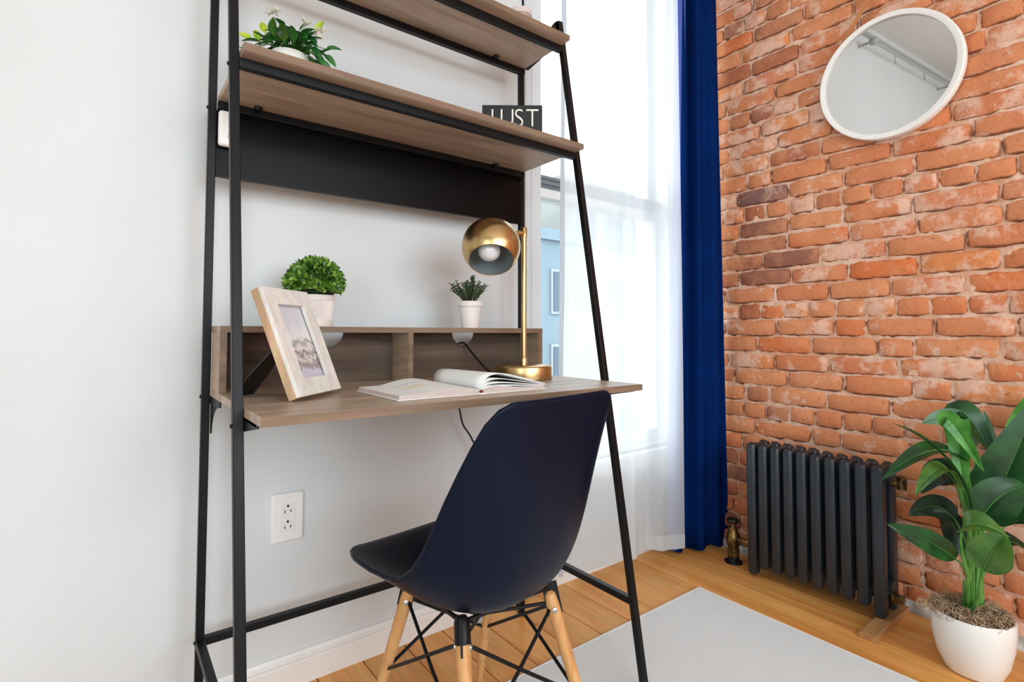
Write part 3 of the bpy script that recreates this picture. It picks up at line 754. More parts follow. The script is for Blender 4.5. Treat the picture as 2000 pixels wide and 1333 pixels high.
def leafblock(xs, tops, bots, name, mats):
    m = MB(); n = len(xs); ys = [Y0 + .003 + (Y1 - Y0 - .006) * k / 6 for k in range(7)]
    m.grid([[(xs[i], y, tops(i, y)) for i in range(n)] for y in ys], 0)
    m.grid([[(xs[i], y, bots(i, y)) for i in range(n)] for y in ys], 1)
    for y in (ys[0], ys[-1]): m.grid([[(xs[i], y, bots(i, y)) for i in range(n)], [(xs[i], y, tops(i, y)) for i in range(n)]], 1)
    for i in (0, n - 1): m.grid([[(xs[i], y, bots(i, y)) for y in ys], [(xs[i], y, tops(i, y)) for y in ys]], 1)
    return obj(name, m, mats, bk_, smooth='angle')
n = 18
xs = [.421 + (XS - .0015 - .421) * i / (n - 1) for i in range(n)]
def topL(i, y):
    u = i / (n - 1); far = (y - Y0) / (Y1 - Y0)
    return .7526 + .0068 + .0095 * math.sin(PI * min(1, max(0, (u - .25) / .75)) ** 1.15) * (.75 + .5 * far) + (.006 * (1 - u) * 0) + .001 * u
leafblock(xs, topL, lambda i, y: .7528 + (.004 if i == n - 1 else 0), 'page_block', [M['paper'], M['pageedge']])
xr = [XS + .0015 + (.766 - XS - .0015) * i / (n - 1) for i in range(n)]
def topR(i, y): u = i / (n - 1); return .7526 + .006 + .006 * math.sin(PI * min(1, u / .55) ** .8) * (1 if u < .55 else 0) + .0005
leafblock(xr, topR, lambda i, y: .7528 + (.004 if i == 0 else 0), 'page_block', [M['paper'], M['pageedge']])
# fanned loose pages
for q, (hgt, xe, ze) in enumerate([(.036, .770, .7610), (.024, .768, .7600), (.015, .7665, .7592), (.008, .7655, .7585)]):
    rows = []
    for k in range(7):
        y = Y0 + .003 + (Y1 - Y0 - .006) * k / 6; far = k / 6
        r = []
        for i in range(21):
            u = i / 20
            x = XS + .001 + (xe - XS) * (u ** 1.15) - .020 * far * math.sin(PI * u) * (1 - q * .2)
            s = math.sin(PI * min(1, u * 1.0) ** .52)
            z = .757 + (ze - .757) * u + hgt * s * (.88 - .02 * far)
            r.append((x, y, z))
        rows.append(r)
    m = MB(); m.grid(rows); obj('page', m, M['paper'], bk_, smooth=True, solid=.0012 if q else .0022)
for k, (x, y, w) in enumerate([(.470, .985, .050), (.474, .968, .044), (.472, 1.02, .05)]):
    m = MB(); rws = []
    for yy in (y, y + .0035): rws.append([(x + w * i / 5, yy, topL((x + w * i / 5 - .421) / (XS - .0015 - .421) * (n - 1), yy) + .0004) for i in range(6)])
    m.grid(rws); obj('printed_line', m, M['yellowink'] if k < 2 else M['ink'], bk_)

# desk lamp
LX, LY = .897, 1.127
lamp = thing('desk_lamp', 'brass desk lamp with round globe shade at the right of the desk', 'lamp', (LX, LY, .750))
b = MB(); b.lathe([(0, .7504), (.0745, .7504), (.0765, .752), (.0768, .756), (.0768, .782), (.0755, .7855), (.0735, .787), (0, .787)], (LX, LY, 0), 64); obj('base', b, M['brass'], lamp, smooth='angle')
b = MB(); b.lathe([(.0095, .787), (.0095, .803), (.0085, .806), (.0062, .806)], (LX, LY, 0), 20); b.lathe([(.0070, .80), (.0070, 1.135)], (LX, LY, 0), 20); b.lathe([(.0070, 1.133), (.0084, 1.134), (.0084, 1.159), (.0078, 1.160), (0, 1.160)], (LX, LY, 0), 20); obj('pole', b, M['brass'], lamp, smooth='angle')
SC = Vector((.790, 1.130, 1.098)); SR = .0765; nd = Vector((-.34, -.50, -.80)).normalized()
mt = nd.to_track_quat('Z', 'Y').to_matrix().to_4x4()
prof = []; hmax = .66
th0 = math.acos(hmax)
for k in range(29):
    a = PI - (PI - th0) * k / 28; prof.append((SR * math.sin(a), SR * math.cos(a)))
inner = [(r * .975, z * .975) for r, z in reversed(prof)]
b = MB(); b.lathe(prof, SC, 64, mt); b.f = [f for f in b.f if len(f) == 4]; b.mi = [0] * len(b.f)
shade = obj('shade', b, M['brass'], lamp, smooth=True)
b = MB(); b.lathe(inner, SC, 64, mt); b.f = [f for f in b.f if len(f) == 4]; o = obj('shade_lining', b, M['lampin'], lamp, smooth=True)
b = MB(); b.lathe([prof[-1], inner[0]], SC, 64, mt); b.f = [f for f in b.f if len(f) == 4]; obj('shade_lip', b, M['brass'], shade, smooth=True)
# slotted vent rings inside, socket and bulb
bc = SC + nd * .018 + Vector((-.006, 0, .004))
b = MB(); b.lathe([(0, .031), (.010, .0295), (.020, .0235), (.0275, .014), (.030, .003), (.0285, -.007), (.022, -.019), (.015, -.030), (.014, -.040)], bc, 28, mt); obj('bulb', b, M['bulb'], lamp, smooth='angle')
b = MB(); b.lathe([(.016, -.038), (.017, -.040), (.017, -.062), (0, -.062)], bc, 20, mt); obj('socket', b, M['brassold'], lamp, smooth='angle')
b = MB(); b.tube([(LX, LY, 1.145), SC + (Vector((LX, LY, 1.150)) + Vector((0, 0, .02)) - SC).normalized() * SR * .97], .0078, 14);  obj('arm', b, M['brass'], lamp, smooth='angle')
b = MB(); cp = [(.836, 1.170, .757), (.832, 1.215, .775), (.822, 1.262, .812), (.812, 1.290, .8415), (.806, 1.303, .8435), (.803, 1.330, .835), (.806, 1.345, .80), (.815, 1.348, .72), (.832, 1.350, .648), (.846, 1.352, .600), (.873, 1.355, .5644), (.905, 1.36, .50), (.93, 1.37, .35), (.94, 1.375, .15), (.94, 1.37, .01)]
cv = [Vector(p) for p in cp]; sp_ = []
for i in range(len(cv) - 1):
    p0 = cv[max(i - 1, 0)]; p1 = cv[i]; p2 = cv[i + 1]; p3 = cv[min(i + 2, len(cv) - 1)]
    for k in range(4):
        t_ = k / 4; sp_.append(.5 * ((2 * p1) + (-p0 + p2) * t_ + (2 * p0 - 5 * p1 + 4 * p2 - p3) * t_ ** 2 + (-p0 + 3 * p1 - 3 * p2 + p3) * t_ ** 3))
sp_.append(cv[-1]); b.tube(sp_, .0028, 8); obj('power_cord', b, M['cord'], lamp, smooth=True)

# small leaf quads gathered into one mesh
def tiny_leaf(mb, p, d, nrm_, ln, wd_, mi=0):
    d = d.normalized(); s = d.cross(nrm_)
    s = s.normalized() if s.length > 1e-6 else d.orthogonal().normalized(); n2 = s.cross(d)
    a = p; m1 = p + d * ln * .35 + n2 * ln * .06; m2 = p + d * ln * .72 + n2 * ln * .05; t_ = p + d * ln
    mb.add([a, m1 + s * wd_ * .5, m2 + s * wd_ * .42, t_, m2 - s * wd_ * .42, m1 - s * wd_ * .5, m1 - n2 * ln * .05, m2 - n2 * ln * .05],
           [(0, 6, 1), (1, 6, 7, 2), (2, 7, 3), (3, 7, 4), (4, 7, 6, 5), (5, 6, 0)], mi)

# topiary ball in ribbed pot
TX, TY, TZ = .381, 1.262, .8868
top = thing('topiary_plant', 'round boxwood topiary ball in a ribbed white pot behind the photo frame', 'plant', (TX, TY, TZ))
b = MB(); b.lathe([(.0, .0), (.041, .0), (.042, .002), (.042, .0145), (.040, .017)], (TX, TY, TZ), 64); b.lathe([(.0385, .016), (.0395, .02), (.0430, .062)], (TX, TY, TZ), 176, None, .03, 44)
b.lathe([(.0440, .060), (.0450, .063), (.0455, .071), (.0440, .073), (.041, .071), (.038, .060), (0, .060)], (TX, TY, TZ), 64); obj('pot', b, M['mattepot'], top, smooth='angle')
b = MB(); r2 = random.Random(5)
for k in range(1700):
    z = r2.uniform(-.45, 1); a = r2.uniform(0, 2 * PI); rr = math.sqrt(1 - z * z); d = Vector((rr * math.cos(a), rr * math.sin(a), z))
    R0 = .068 if r2.random() < .7 else .060
    sc = Vector((R0 * r2.uniform(.88, 1.0), R0 * r2.uniform(.88, 1.0), R0 * r2.uniform(.84, .96) if z > 0 else R0 * .5))
    p = Vector((TX, TY, TZ + .098)) + Vector((d.x * sc.x, d.y * sc.y, d.z * sc.z)) * .9
    dd = (d + Vector((r2.uniform(-.9, .9), r2.uniform(-.9, .9), r2.uniform(-.6, .9)))).normalized()
    tiny_leaf(b, p, dd, (d + Vector((r2.uniform(-.6, .6), r2.uniform(-.6, .6), r2.uniform(-.6, .6)))).normalized(), r2.uniform(.010, .016), r2.uniform(.006, .009), 0 if r2.random() < .62 else 1)
obj('foliage', b, [M['topleaf'], M['topleaf2']], top, kind='stuff', smooth=True)
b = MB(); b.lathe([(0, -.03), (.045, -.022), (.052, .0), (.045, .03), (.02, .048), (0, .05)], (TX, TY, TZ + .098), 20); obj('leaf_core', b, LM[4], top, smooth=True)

# succulent in tapered pot
UX, UY, UZ = .808, 1.258, .8868
su = thing('succulent_plant', 'small dusty green plant in a tapered white pot below the lamp shade', 'plant', (UX, UY, UZ))
b = MB(); b.lathe([(0, 0), (.0245, 0), (.0255, .002), (.0315, .058), (.0345, .060), (.0350, .073), (.0335, .0745), (.031, .073), (.030, .064), (0, .064)], (UX, UY, UZ), 40); obj('pot', b, M['mattepot'], su, smooth='angle')
b = MB(); b2 = MB(); r2 = random.Random(9)
for k in range(34):
    a = r2.uniform(0, 2 * PI); out_ = r2.uniform(.15, 1); h = r2.uniform(.045, .085) * (1.05 - .35 * out_)
    p0 = Vector((UX + .012 * out_ * math.cos(a), UY + .012 * out_ * math.sin(a), UZ + .063)); p2 = p0 + Vector((.050 * out_ * math.cos(a), .050 * out_ * math.sin(a), h)); p1 = p0.lerp(p2, .5) + Vector((0, 0, .006))
    b.tube([p0, p1, p2], [.0013, .0011, .0008], 5)
    for s in range(11):
        u = .3 + .7 * s / 10; p = p0.lerp(p2, u) + Vector((0, 0, .006 * math.sin(PI * u)))
        for sg in (0, 1):
            aa = s * 1.6 + sg * PI + a; dd = Vector((math.cos(aa), math.sin(aa), .55)); tiny_leaf(b2, p, dd, Vector((r2.uniform(-.3, .3), r2.uniform(-.3, .3), 1)), r2.uniform(.0075, .0115), r2.uniform(.005, .0068))
obj('stems', b, M['branch'], su, kind='stuff', smooth=True); obj('foliage', b2, M['succ'], su, kind='stuff', smooth=True)

# shelf plant in round pot
GX, GY, GZ = .297, 1.188, 1.3950
gp = thing('flowering_plant', 'leafy plant with tiny white flowers in a round white pot on the shelf', 'plant', (GX, GY, GZ))
b = MB(); b.lathe([(0, 0), (.030, 0), (.036, .004), (.041, .02), (.0425, .045), (.0415, .066), (.0385, .0745), (.036, .075), (.035, .066), (0, .062)], (GX, GY, GZ), 48); obj('pot', b, M['ceramic'], gp, smooth='angle')
r2 = random.Random(21)
def leaf_obj(parent, p, d, nn, ln, wd_, m, name='leaf'):
    d = d.normalized(); s = d.cross(nn).normalized(); n2 = s.cross(d)
    rows = []
    for i in range(7):
        t_ = i / 6; w = wd_ * .5 * (math.sin(PI * (t_ ** .8)) ** .75 if 0 < t_ < 1 else .02)
        c = p + d * ln * t_ - n2 * ln * .22 * t_ * t_
        rows.append([c - s * w + n2 * w * .45, c - s * w * .5 + n2 * w * .12, c, c + s * w * .5 + n2 * w * .12, c + s * w + n2 * w * .45])
    mb = MB(); mb.grid([[tuple(q) for q in r] for r in rows]); return obj(name, mb, m, parent, smooth=True)
b = MB()
for k in range(84):
    a = r2.uniform(0, 2 * PI); out_ = r2.uniform(.1, 1); h = .066 * (1 - .85 * out_ ** 2) * r2.uniform(.35, 1) + .004
    base = Vector((GX + .015 * math.cos(a), GY + .015 * math.sin(a), GZ + .066)); p = Vector((GX, GY, GZ + .064)) + Vector((.066 * out_ * math.cos(a), .066 * out_ * math.sin(a), h))
    if p.x < .225: p.x = .225 + r2.uniform(0, .02)
    b.tube([base, base.lerp(p, .5) + Vector((0, 0, .012)), p], .0011, 5)
    dd = Vector((math.cos(a + r2.uniform(-.8, .8)), math.sin(a + r2.uniform(-.8, .8)), r2.uniform(-.5, .9)))
    leaf_obj(gp, p, dd, Vector((r2.uniform(-.3, .3) - .3, -.4 + r2.uniform(-.3, .3), .8)), r2.uniform(.028, .040), r2.uniform(.017, .023), M['potleaf'] if r2.random() < .85 else LM[3])
# trailing sprays right of the pot and limy new leaves at the left
for px, py, pz, dx, dy, dz, m in ((.345, 1.150, 1.452, .5, -.3, -1, 'potleaf'), (.352, 1.146, 1.436, .3, -.2, -1, 'potleaf'), (.337, 1.145, 1.455, .8, -.4, -.5, 'potleaf'), (.362, 1.148, 1.49, .7, -.3, .2, 'potleaf'), (.358, 1.145, 1.475, .6, -.4, -.6, 'potleaf'),
                          (.232, 1.235, 1.503, -.7, .3, .5, 'potleaf2'), (.245, 1.225, 1.50, -.3, .2, 1, 'potleaf2'), (.255, 1.22, 1.52, -.2, .2, .8, 'potleaf2'), (.238, 1.228, 1.487, -.8, .2, -.2, 'potleaf'), (.345, 1.16, 1.525, .3, -.2, 1, 'potleaf2'), (.252, 1.215, 1.47, -.6, .2, -.5, 'potleaf'), (.325, 1.13, 1.475, .5, -.6, -.7, 'potleaf'), (.335, 1.135, 1.465, .6, -.5, -.8, 'potleaf'), (.315, 1.13, 1.49, .3, -.7, -.3, 'potleaf'), (.35, 1.14, 1.458, .8, -.3, -.9, 'potleaf'), (.30, 1.125, 1.485, .1, -.8, -.2, 'potleaf'), (.270, 1.14, 1.487, -.3, -.7, -.1, 'potleaf')):
    p = Vector((px, py, pz)); b.tube([(GX, GY, GZ + .066), Vector((GX, GY, GZ + .085)).lerp(p, .6) + Vector((0, 0, .012)), p], .0011, 5)
    leaf_obj(gp, p, Vector((dx, dy, dz)), Vector((-.4, -.7, .5)), .034, .016, M[m])
obj('stems', b, M['stem'], gp, kind='stuff', smooth=True)
for fx, fy, fz in ((.258, 1.200, 1.556), (.270, 1.196, 1.560), (.318, 1.148, 1.530), (.332, 1.145, 1.514), (.343, 1.140, 1.502), (.349, 1.140, 1.520)):
    b = MB()
    for k in range(14):
        a = r2.uniform(0, 2 * PI); e = r2.uniform(-.2, 1); d = Vector((math.cos(a), math.sin(a), e)).normalized(); tiny_leaf(b, Vector((fx, fy, fz)), d, Vector((0, 0, 1)), r2.uniform(.011, .019), .0042)
    obj('flower', b, M['flower'], gp)

# letter board sign: JUST
SR_ = Vector((.972, 1.138, 1.3950)); sd = Vector((-.80, .60, 0)).normalized()       # runs from its right end to its left end
sn = Vector((-sd.y, sd.x, 0)); sn = sn if sn.dot(Vector((-.6, -.8, 0))) > 0 else -sn
sg = thing('letter_sign', 'black board sign with pale letters standing on the shelf', 'sign', tuple(SR_ + sd * .085))
SWD, SHT = .172, .129
m = MB(); q = [SR_, SR_ + sd * SWD]; v = [p + sn * o_ + Vector((0, 0, z)) for z in (0.0004, SHT) for p, o_ in ((q[0], 0), (q[1], 0), (q[1], -.012), (q[0], -.012))]
m.add(v, [(3, 2, 1, 0), (4, 5, 6, 7), (0, 1, 5, 4), (1, 2, 6, 5), (2, 3, 7, 6), (3, 0, 4, 7)]); obj('board', m, M['sign'], sg, bevel=.001)
rotm = Matrix((( -sd.x, 0, sn.x), (-sd.y, 0, sn.y), (0, 1, 0)))
def letter_at(ch, xleft, size, zb, wscale=1.0):
    c = bpy.data.curves.new('lettering', 'FONT'); c.body = ch; c.size = size; c.extrude = .0006; c.align_x = 'LEFT'; c.offset = -.0009
    tmp = bpy.data.objects.new('lettering', c); COL.objects.link(tmp); bpy.context.view_layer.update()
    me = bpy.data.meshes.new_from_object(tmp.evaluated_get(bpy.context.evaluated_depsgraph_get())); bpy.data.objects.remove(tmp)
    me.materials.clear(); me.materials.append(M['letter']); o = bpy.data.objects.new('lettering', me); COL.objects.link(o); o.parent = sg
    p = SR_ + sd * xleft + sn * .0008 + Vector((0, 0, zb)); o.matrix_local = Matrix.Translation(p - ORG[sg.name]) @ rotm.to_4x4() @ Matrix.Diagonal((wscale, 1, 1, 1)); return o
for ch, xl in (('J', .150), ('U', .1235), ('S', .0815), ('T', .0480)): letter_at(ch, xl, .0745, .0665, .86 if ch != 'J' else .8)

# jar with ribbed lid on the top shelf
JX, JY, JZ = .968, 1.236, 1.7262
jar = thing('ribbed_jar', 'pale pot with striped band at the right end of the top shelf', 'jar', (JX, JY, JZ))
b = MB(); b.lathe([(0, 0), (.024, 0), (.026, .004), (.0285, .078), (.0275, .080), (0, .080)], (JX, JY, JZ), 40); obj('body', b, M['candle'], jar, smooth='angle')
b = MB()
for k in range(36):
    a = 2 * PI * k / 36; c = Vector((math.cos(a), math.sin(a), 0)); b.tube([Vector((JX, JY, JZ + .082)) + c * .0290, Vector((JX, JY, JZ + .096)) + c * .0298], .0013, 5)
obj('striped_band', b, M['stripe'], jar, label='band of thin rose stripes', kind='stuff')
b = MB(); b.lathe([(0.027, .079), (.0285, .080), (.030, .097), (.0355, .099), (.036, .112), (.034, .116), (0, .117)], (JX, JY, JZ), 48); obj('lid', b, M['candle'], jar, smooth='angle')
b = MB(); b.tube([Vector((JX + .035, JY - .010, JZ + .106)), Vector((JX + .039, JY - .012, JZ + .09)), Vector((JX + .034, JY - .012, JZ + .078))], .002, 6); obj('clasp', b, M['rail_grey'], jar, smooth=True)

# ================================================================== wall outlet and white cord
ox0, ox1, oz0, oz1 = .3275, .4048, .3555, .4752
ot = thing('wall_outlet', 'white double wall outlet under the desk', 'outlet', ((ox0 + ox1) / 2, YW, oz0))
b = MB(); b.box(ox0, ox1, YW - .008, YW + .001, oz0, oz1); obj('cover_plate', b, M['whiteplastic'], ot, bevel=.0045)
cx = (ox0 + ox1) / 2; cz = (oz0 + oz1) / 2
b = MB(); b.box(cx - .0175, cx + .0175, YW - .0092, YW, cz - .035, cz + .035); rec = obj('receptacle', b, M['trim'], ot, bevel=.0006)
for s in (1, -1):
    z = cz + s * .019
    b = MB(); b.lathe([(.0030, -.0005), (.0030, .0005)], (cx, YW - .0094, z + .009), 14, Matrix.Rotation(PI / 2, 4, 'X')); b.box(cx - .0080, cx - .0060, YW - .0098, YW - .006, z - .008, z - .0005); b.box(cx + .0058, cx + .0080, YW - .0098, YW - .006, z - .007, z - .0005)
    obj('slot', b, M['slot'], rec)
for s in (1, -1):
    b = MB(); b.lathe([(.0032, -.0012), (.0032, .001)], (cx, YW - .0084, cz + s * .048), 12, Matrix.Rotation(PI / 2, 4, 'X')); obj('screw', b, M['trim'], ot)
b = MB(); pts = []
for k in range(30):
    a = 2 * PI * k / 26; pts.append((1.192 + .022 * math.cos(a), 1.372 - k * .0004, .030 + .024 * math.sin(a)))
pts += [(1.16, 1.378, .008), (1.10, 1.380, .006), (1.0, 1.380, .006)]
b.tube(pts, .0028, 6); o = obj('white_cord', b, M['whitecord'], loc=(1.19, 1.37, 0), smooth=True); tag(o, 'loop of white cord lying at the baseboard behind the chair', 'cord')

# ================================================================== curtains
def curtain(name, path, z0, z1, amp, freq, m, label, group=None, hemz=None, seed=0, nx=150, flare=0, thick=0, phase=0, fold=.35):
    rd = random.Random(seed); L_ = [0]
    for a, c in zip(path, path[1:]): L_.append(L_[-1] + (Vector(c) - Vector(a)).length)
    tot = L_[-1]; nzr = 26
    def at(s):
        for i in range(len(path) - 1):
            if s <= L_[i + 1] + 1e-9:
                u = (s - L_[i]) / (L_[i + 1] - L_[i]); return Vector(path[i]).lerp(Vector(path[i + 1]), u), (Vector(path[i + 1]) - Vector(path[i])).normalized()
    rows = []
    for k in range(nzr + 1):
        t_ = k / nzr; r = []
        for i in range(nx + 1):
            u = i / nx; p, d = at(u * tot); nn = Vector((-d.y, d.x))
            ph = 2 * PI * freq * u + phase + .5 * math.sin(3 * u * PI + t_ * .5)
            am = amp * min(1, (u + .02) / .1, (1.02 - u) / .1) * (.7 + .5 * math.sin(u * 9 + seed)) * (1 + .15 * (1 - t_))
            o_ = am * (math.sin(ph) + .28 * math.sin(2.1 * ph + 1 + t_)) + .004 * math.sin(5 * t_ + 9 * u)
            c = (path[0][0] + path[-1][0]) / 2
            x = p.x + nn.x * o_ + d.x * fold * am * math.cos(ph); y = p.y + nn.y * o_ + d.y * fold * am * math.cos(ph)
            x += flare * (1 - t_) ** 2 * (u - .45); y += flare * .45 * (1 - t_) ** 2 * (1 - u)
            zb = z0 + .008 * math.sin(ph * .5 + 1)
            r.append((x, y, zb + (z1 - zb) * t_))
        rows.append(r)
    b = MB(); b.grid(rows)
    o = obj(name, b, m, smooth=True, loc=(sum(q[0] for q in path) / len(path), path[0][1], z0), solid=thick)
    tag(o, label, 'curtain'); return o, rows
ZR = 2.56
sh, rows = curtain('sheer_curtain', [(1.236, 1.345), (1.50, 1.330), (1.72, 1.288), (1.796, 1.262)], .045, ZR, .0125, 3.2, M['sheer'], 'white sheer curtain hanging in front of the window', seed=2, flare=.02, fold=0)
m = MB(); m.grid([[(p[0], p[1] - .001, p[2]) for p in rows[0]], [(p[0], p[1] - .001, p[2] + .055) for p in rows[0]]]); obj('hem', m, M['sheer'], sh, smooth=True)
m = MB(); s0 = [r[0] for r in rows]; m.grid([[(p[0] - .001, p[1] - .0015, p[2]) for p in s0], [(p[0] + .007 + .003 * math.sin(9 * p[2]), p[1] - .010, p[2]) for p in s0], [(p[0] + .016 + .003 * math.sin(7 * p[2]), p[1] - .006, p[2]) for p in s0]]); obj('side_hem', m, M['hem'], sh, smooth=True)
nv, rows = curtain('navy_curtain', [(1.803, 1.288), (1.87, 1.258), (1.93, 1.228), (2.000, 1.212)], .016, ZR, .024, 3.2, M['navycloth'], 'navy blue curtain hanging beside the brick wall', seed=5, flare=.08, thick=.0015, phase=1.2, nx=120)
m = MB(); s0 = [r[0] for r in rows]; m.grid([[(p[0] - .001, p[1] - .003, p[2]) for p in s0], [(p[0] + .008, p[1] - .024, p[2]) for p in s0], [(p[0] + .026, p[1] - .036, p[2]) for p in s0]]); obj('turned_edge', m, M['lining'], nv, smooth=True, label='lighter blue turned-back edge')
rd = thing('curtain_rod', 'dark curtain rod above the window', 'curtain rod', (1.6, 1.29, ZR))
b = MB(); b.tube([(1.08, 1.295, ZR + .012), (2.03, 1.295, ZR + .012)], .011, 12); obj('rod', b, M['rod'], rd, smooth='angle')
for x in (1.14, 1.98): b = MB(); b.box(x - .006, x + .006, 1.29, YW + .002, ZR + .004, ZR + .016); obj('bracket', b, M['rod'], rd)

# ================================================================== mirror on the brick wall
MC = Vector((1.995, .617, 1.712)); tilt = math.radians(3.2); yaw = math.radians(0)
mn = Vector((-math.cos(tilt), math.sin(yaw), -math.sin(tilt))).normalized(); mm = mn.to_track_quat('Z', 'Y').to_matrix().to_4x4()
mir = thing('round_mirror', 'round white-framed mirror hanging from a strap on the brick wall', 'mirror', tuple(MC))
b = MB(); b.lathe([(.181, -.030), (.200, -.030), (.2015, -.026), (.2015, .000), (.200, .003), (.1990, .004), (.185, .004), (.1835, .003), (.1825, -.004), (.181, -.030)], MC, 96, mm); b.f = [f for f in b.f if len(f) == 4]; b.mi = [0] * len(b.f); obj('frame', b, M['mirrorframe'], mir, smooth='angle')
b = MB(); b.lathe([(0, -.006), (.1828, -.006)], MC, 96, mm); b.f = [f for f in b.f if len(f) == 4]; b.mi = [0] * len(b.f); obj('mirror_glass', b, M['mirror'], mir)
b = MB(); b.lathe([(0, -.028), (.182, -.028)], MC, 64, mm); b.f = [f for f in b.f if len(f) == 4]; b.mi = [0] * len(b.f); obj('backing', b, M['cord'], mir)
hk = Vector((2.022, .617, 2.085))
for s in (1,):
    a = MC + Vector((.012, s * .150, .136)); m = MB(); m.bar(a, hk, .014, .0025, up=(1, 0, 0)); obj('strap', m, M['leather'], mir)
m = MB(); m.tube([hk + Vector((.03, 0, 0)), hk + Vector((-.006, 0, 0))], .006, 10); obj('hook', m, M['leather'], mir, smooth='angle')

# ================================================================== radiator
rad = thing('radiator', 'dark grey cast iron column radiator along the brick wall', 'radiator', (1.92, .84, 0))
RY = [1.0397, .9979, .9536, .9096, .8656, .8212, .7765, .7324, .6880, .6437]
def column(mb, xc, y0, y1, z0, z1, dx=.040):
    """upright with bevelled corners and a rounded top"""
    xa, xb = xc - dx / 2, xc + dx / 2; c = .0065
    ring = [(xa, y0 + c), (xa + c, y0), (xb - c, y0), (xb, y0 + c), (xb, y1 - c), (xb - c, y1), (xa + c, y1), (xa, y1 - c)]
    ymid = (y0 + y1) / 2
    v = []; lv = [(z0, .72), (z0 + .008, 1), (z1 - .014, 1), (z1 - .004, .86), (z1, .55)]
    for z, s in lv: v += [(xc + (x - xc) * s, ymid + (y - ymid) * s, z) for x, y in ring]
    f = [(i * 8 + k, i * 8 + (k + 1) % 8, (i + 1) * 8 + (k + 1) % 8, (i + 1) * 8 + k) for i in range(len(lv) - 1) for k in range(8)] + [tuple(range(7, -1, -1)), tuple(range((len(lv) - 1) * 8, len(lv) * 8))]
    mb.add(v, f)
for i, y in enumerate(RY):
    b = MB(); y0, y1 = y - .031, y; end = i in (0, 9)
    zt = .470 + (.004 if i < 5 else 0); foot = (.008 if i == 0 else .0205) if end else .040
    column(b, 1.880, y0, y1, foot, zt); column(b, 1.965, y0, y1, foot, zt - .002)
    # webs: bridge top and bottom with hub bosses
    for za, zb in ((zt - .058, zt + .006), (.075, .125)):
        b.prism([(1.884, za + .012), (1.900, za), (1.945, za), (1.961, za + .012), (1.961, zb - .004), (1.945, zb - .012), (1.900, zb - .012), (1.884, zb - .004)], 'Y', y0 + .006, y1 - .006)
    b.tube([(1.9225, y0 - .0075, zt - .036), (1.9225, y1 + .0075, zt - .036)], .022, 14); b.tube([(1.9225, y0 - .0075, .100), (1.9225, y1 + .0075, .100)], .022, 14)
    obj('section', b, M['iron'], rad, smooth='angle')
b = MB(); b.tube([(1.862 + .045, RY[0] + .004, .088), (1.862 + .045, RY[-1] - .035, .088)], .0025, 6); obj('tie_rod', b, M['zinc'], rad, smooth=True)
# end plug, air valve, and the supply valve at the curtain end
yE = RY[-1] - .031
b = MB(); b.tube([(1.9225, yE - .004, .072), (1.9225, yE - .012, .072)], .020, 14); b.tube([(1.9225, yE - .012, .072), (1.9225, yE - .032, .072)], .014, 6); obj('end_plug', b, M['brassold'], rad, smooth='angle')
b = MB(); b.tube([(1.93, yE + .002, .415), (1.93, yE - .030, .415)], .009, 10); b.tube([(1.93, yE - .030, .400), (1.93, yE - .030, .440)], .013, 12); obj('air_valve', b, M['brassold'], rad, smooth='angle')
vx, vy = 1.925, 1.130
b = MB(); b.tube([(vx, 1.040, .088), (vx, 1.062, .088)], .020, 6); b.tube([(vx, 1.06, .088), (vx, 1.105, .088)], .014, 14)
b.lathe([(.0135, .0), (.0135, .022), (.021, .026), (.0225, .045), (.019, .058), (.024, .070), (.0265, .092), (.022, .108), (.016, .118), (.017, .128), (.011, .134), (.009, .150)], (vx, vy, 0), 20); obj('supply_valve', b, M['brassold'], rad, smooth='angle', label='tarnished brass valve on a floor pipe')
b = MB(); b.lathe([(.0, .148), (.020, .150), (.0235, .156), (.020, .163), (.006, .166), (0, .167)], (vx, vy, 0), 18); obj('valve_handle', b, M['cord'], rad, smooth='angle')
b = MB(); b.lathe([(0, 0), (.033, 0), (.033, .004), (.020, .012), (.020, .030), (0, .030)], (vx, vy, 0), 24); obj('pipe_collar', b, M['cord'], rad, smooth='angle')
# wooden shim under the near end
m = MB(); m.prism([(.597, .0), (.643, .0), (.637, .0195), (.597, .0195)], 'X', 1.742, 2.018); o = obj('wood_shim', m, M['rawwood'], loc=(1.86, .617, 0), bevel=.001); tag(o, 'flat raw wood strip on the floor under the radiator end', 'wood strip')

# ================================================================== rug
b = MB(); rows = []
x0, x1, y0, y1 = -.55, 1.626, -1.1, 1.082
b.box(x0, x1, y0, y1, 0.0006, .0075)
rug = obj('area_rug', b, M['rug'], loc=(.5, 0, 0), bevel=.003); tag(rug, 'light grey flat woven rug on the wooden floor', 'rug')
b = MB(); b.tube([(x0, y1, .005), (x1, y1, .005), (x1, y1 - .001, .005), (x1, y0, .005)], .0038, 6); obj('bound_edge', b, M['rug'], rug, smooth='angle')

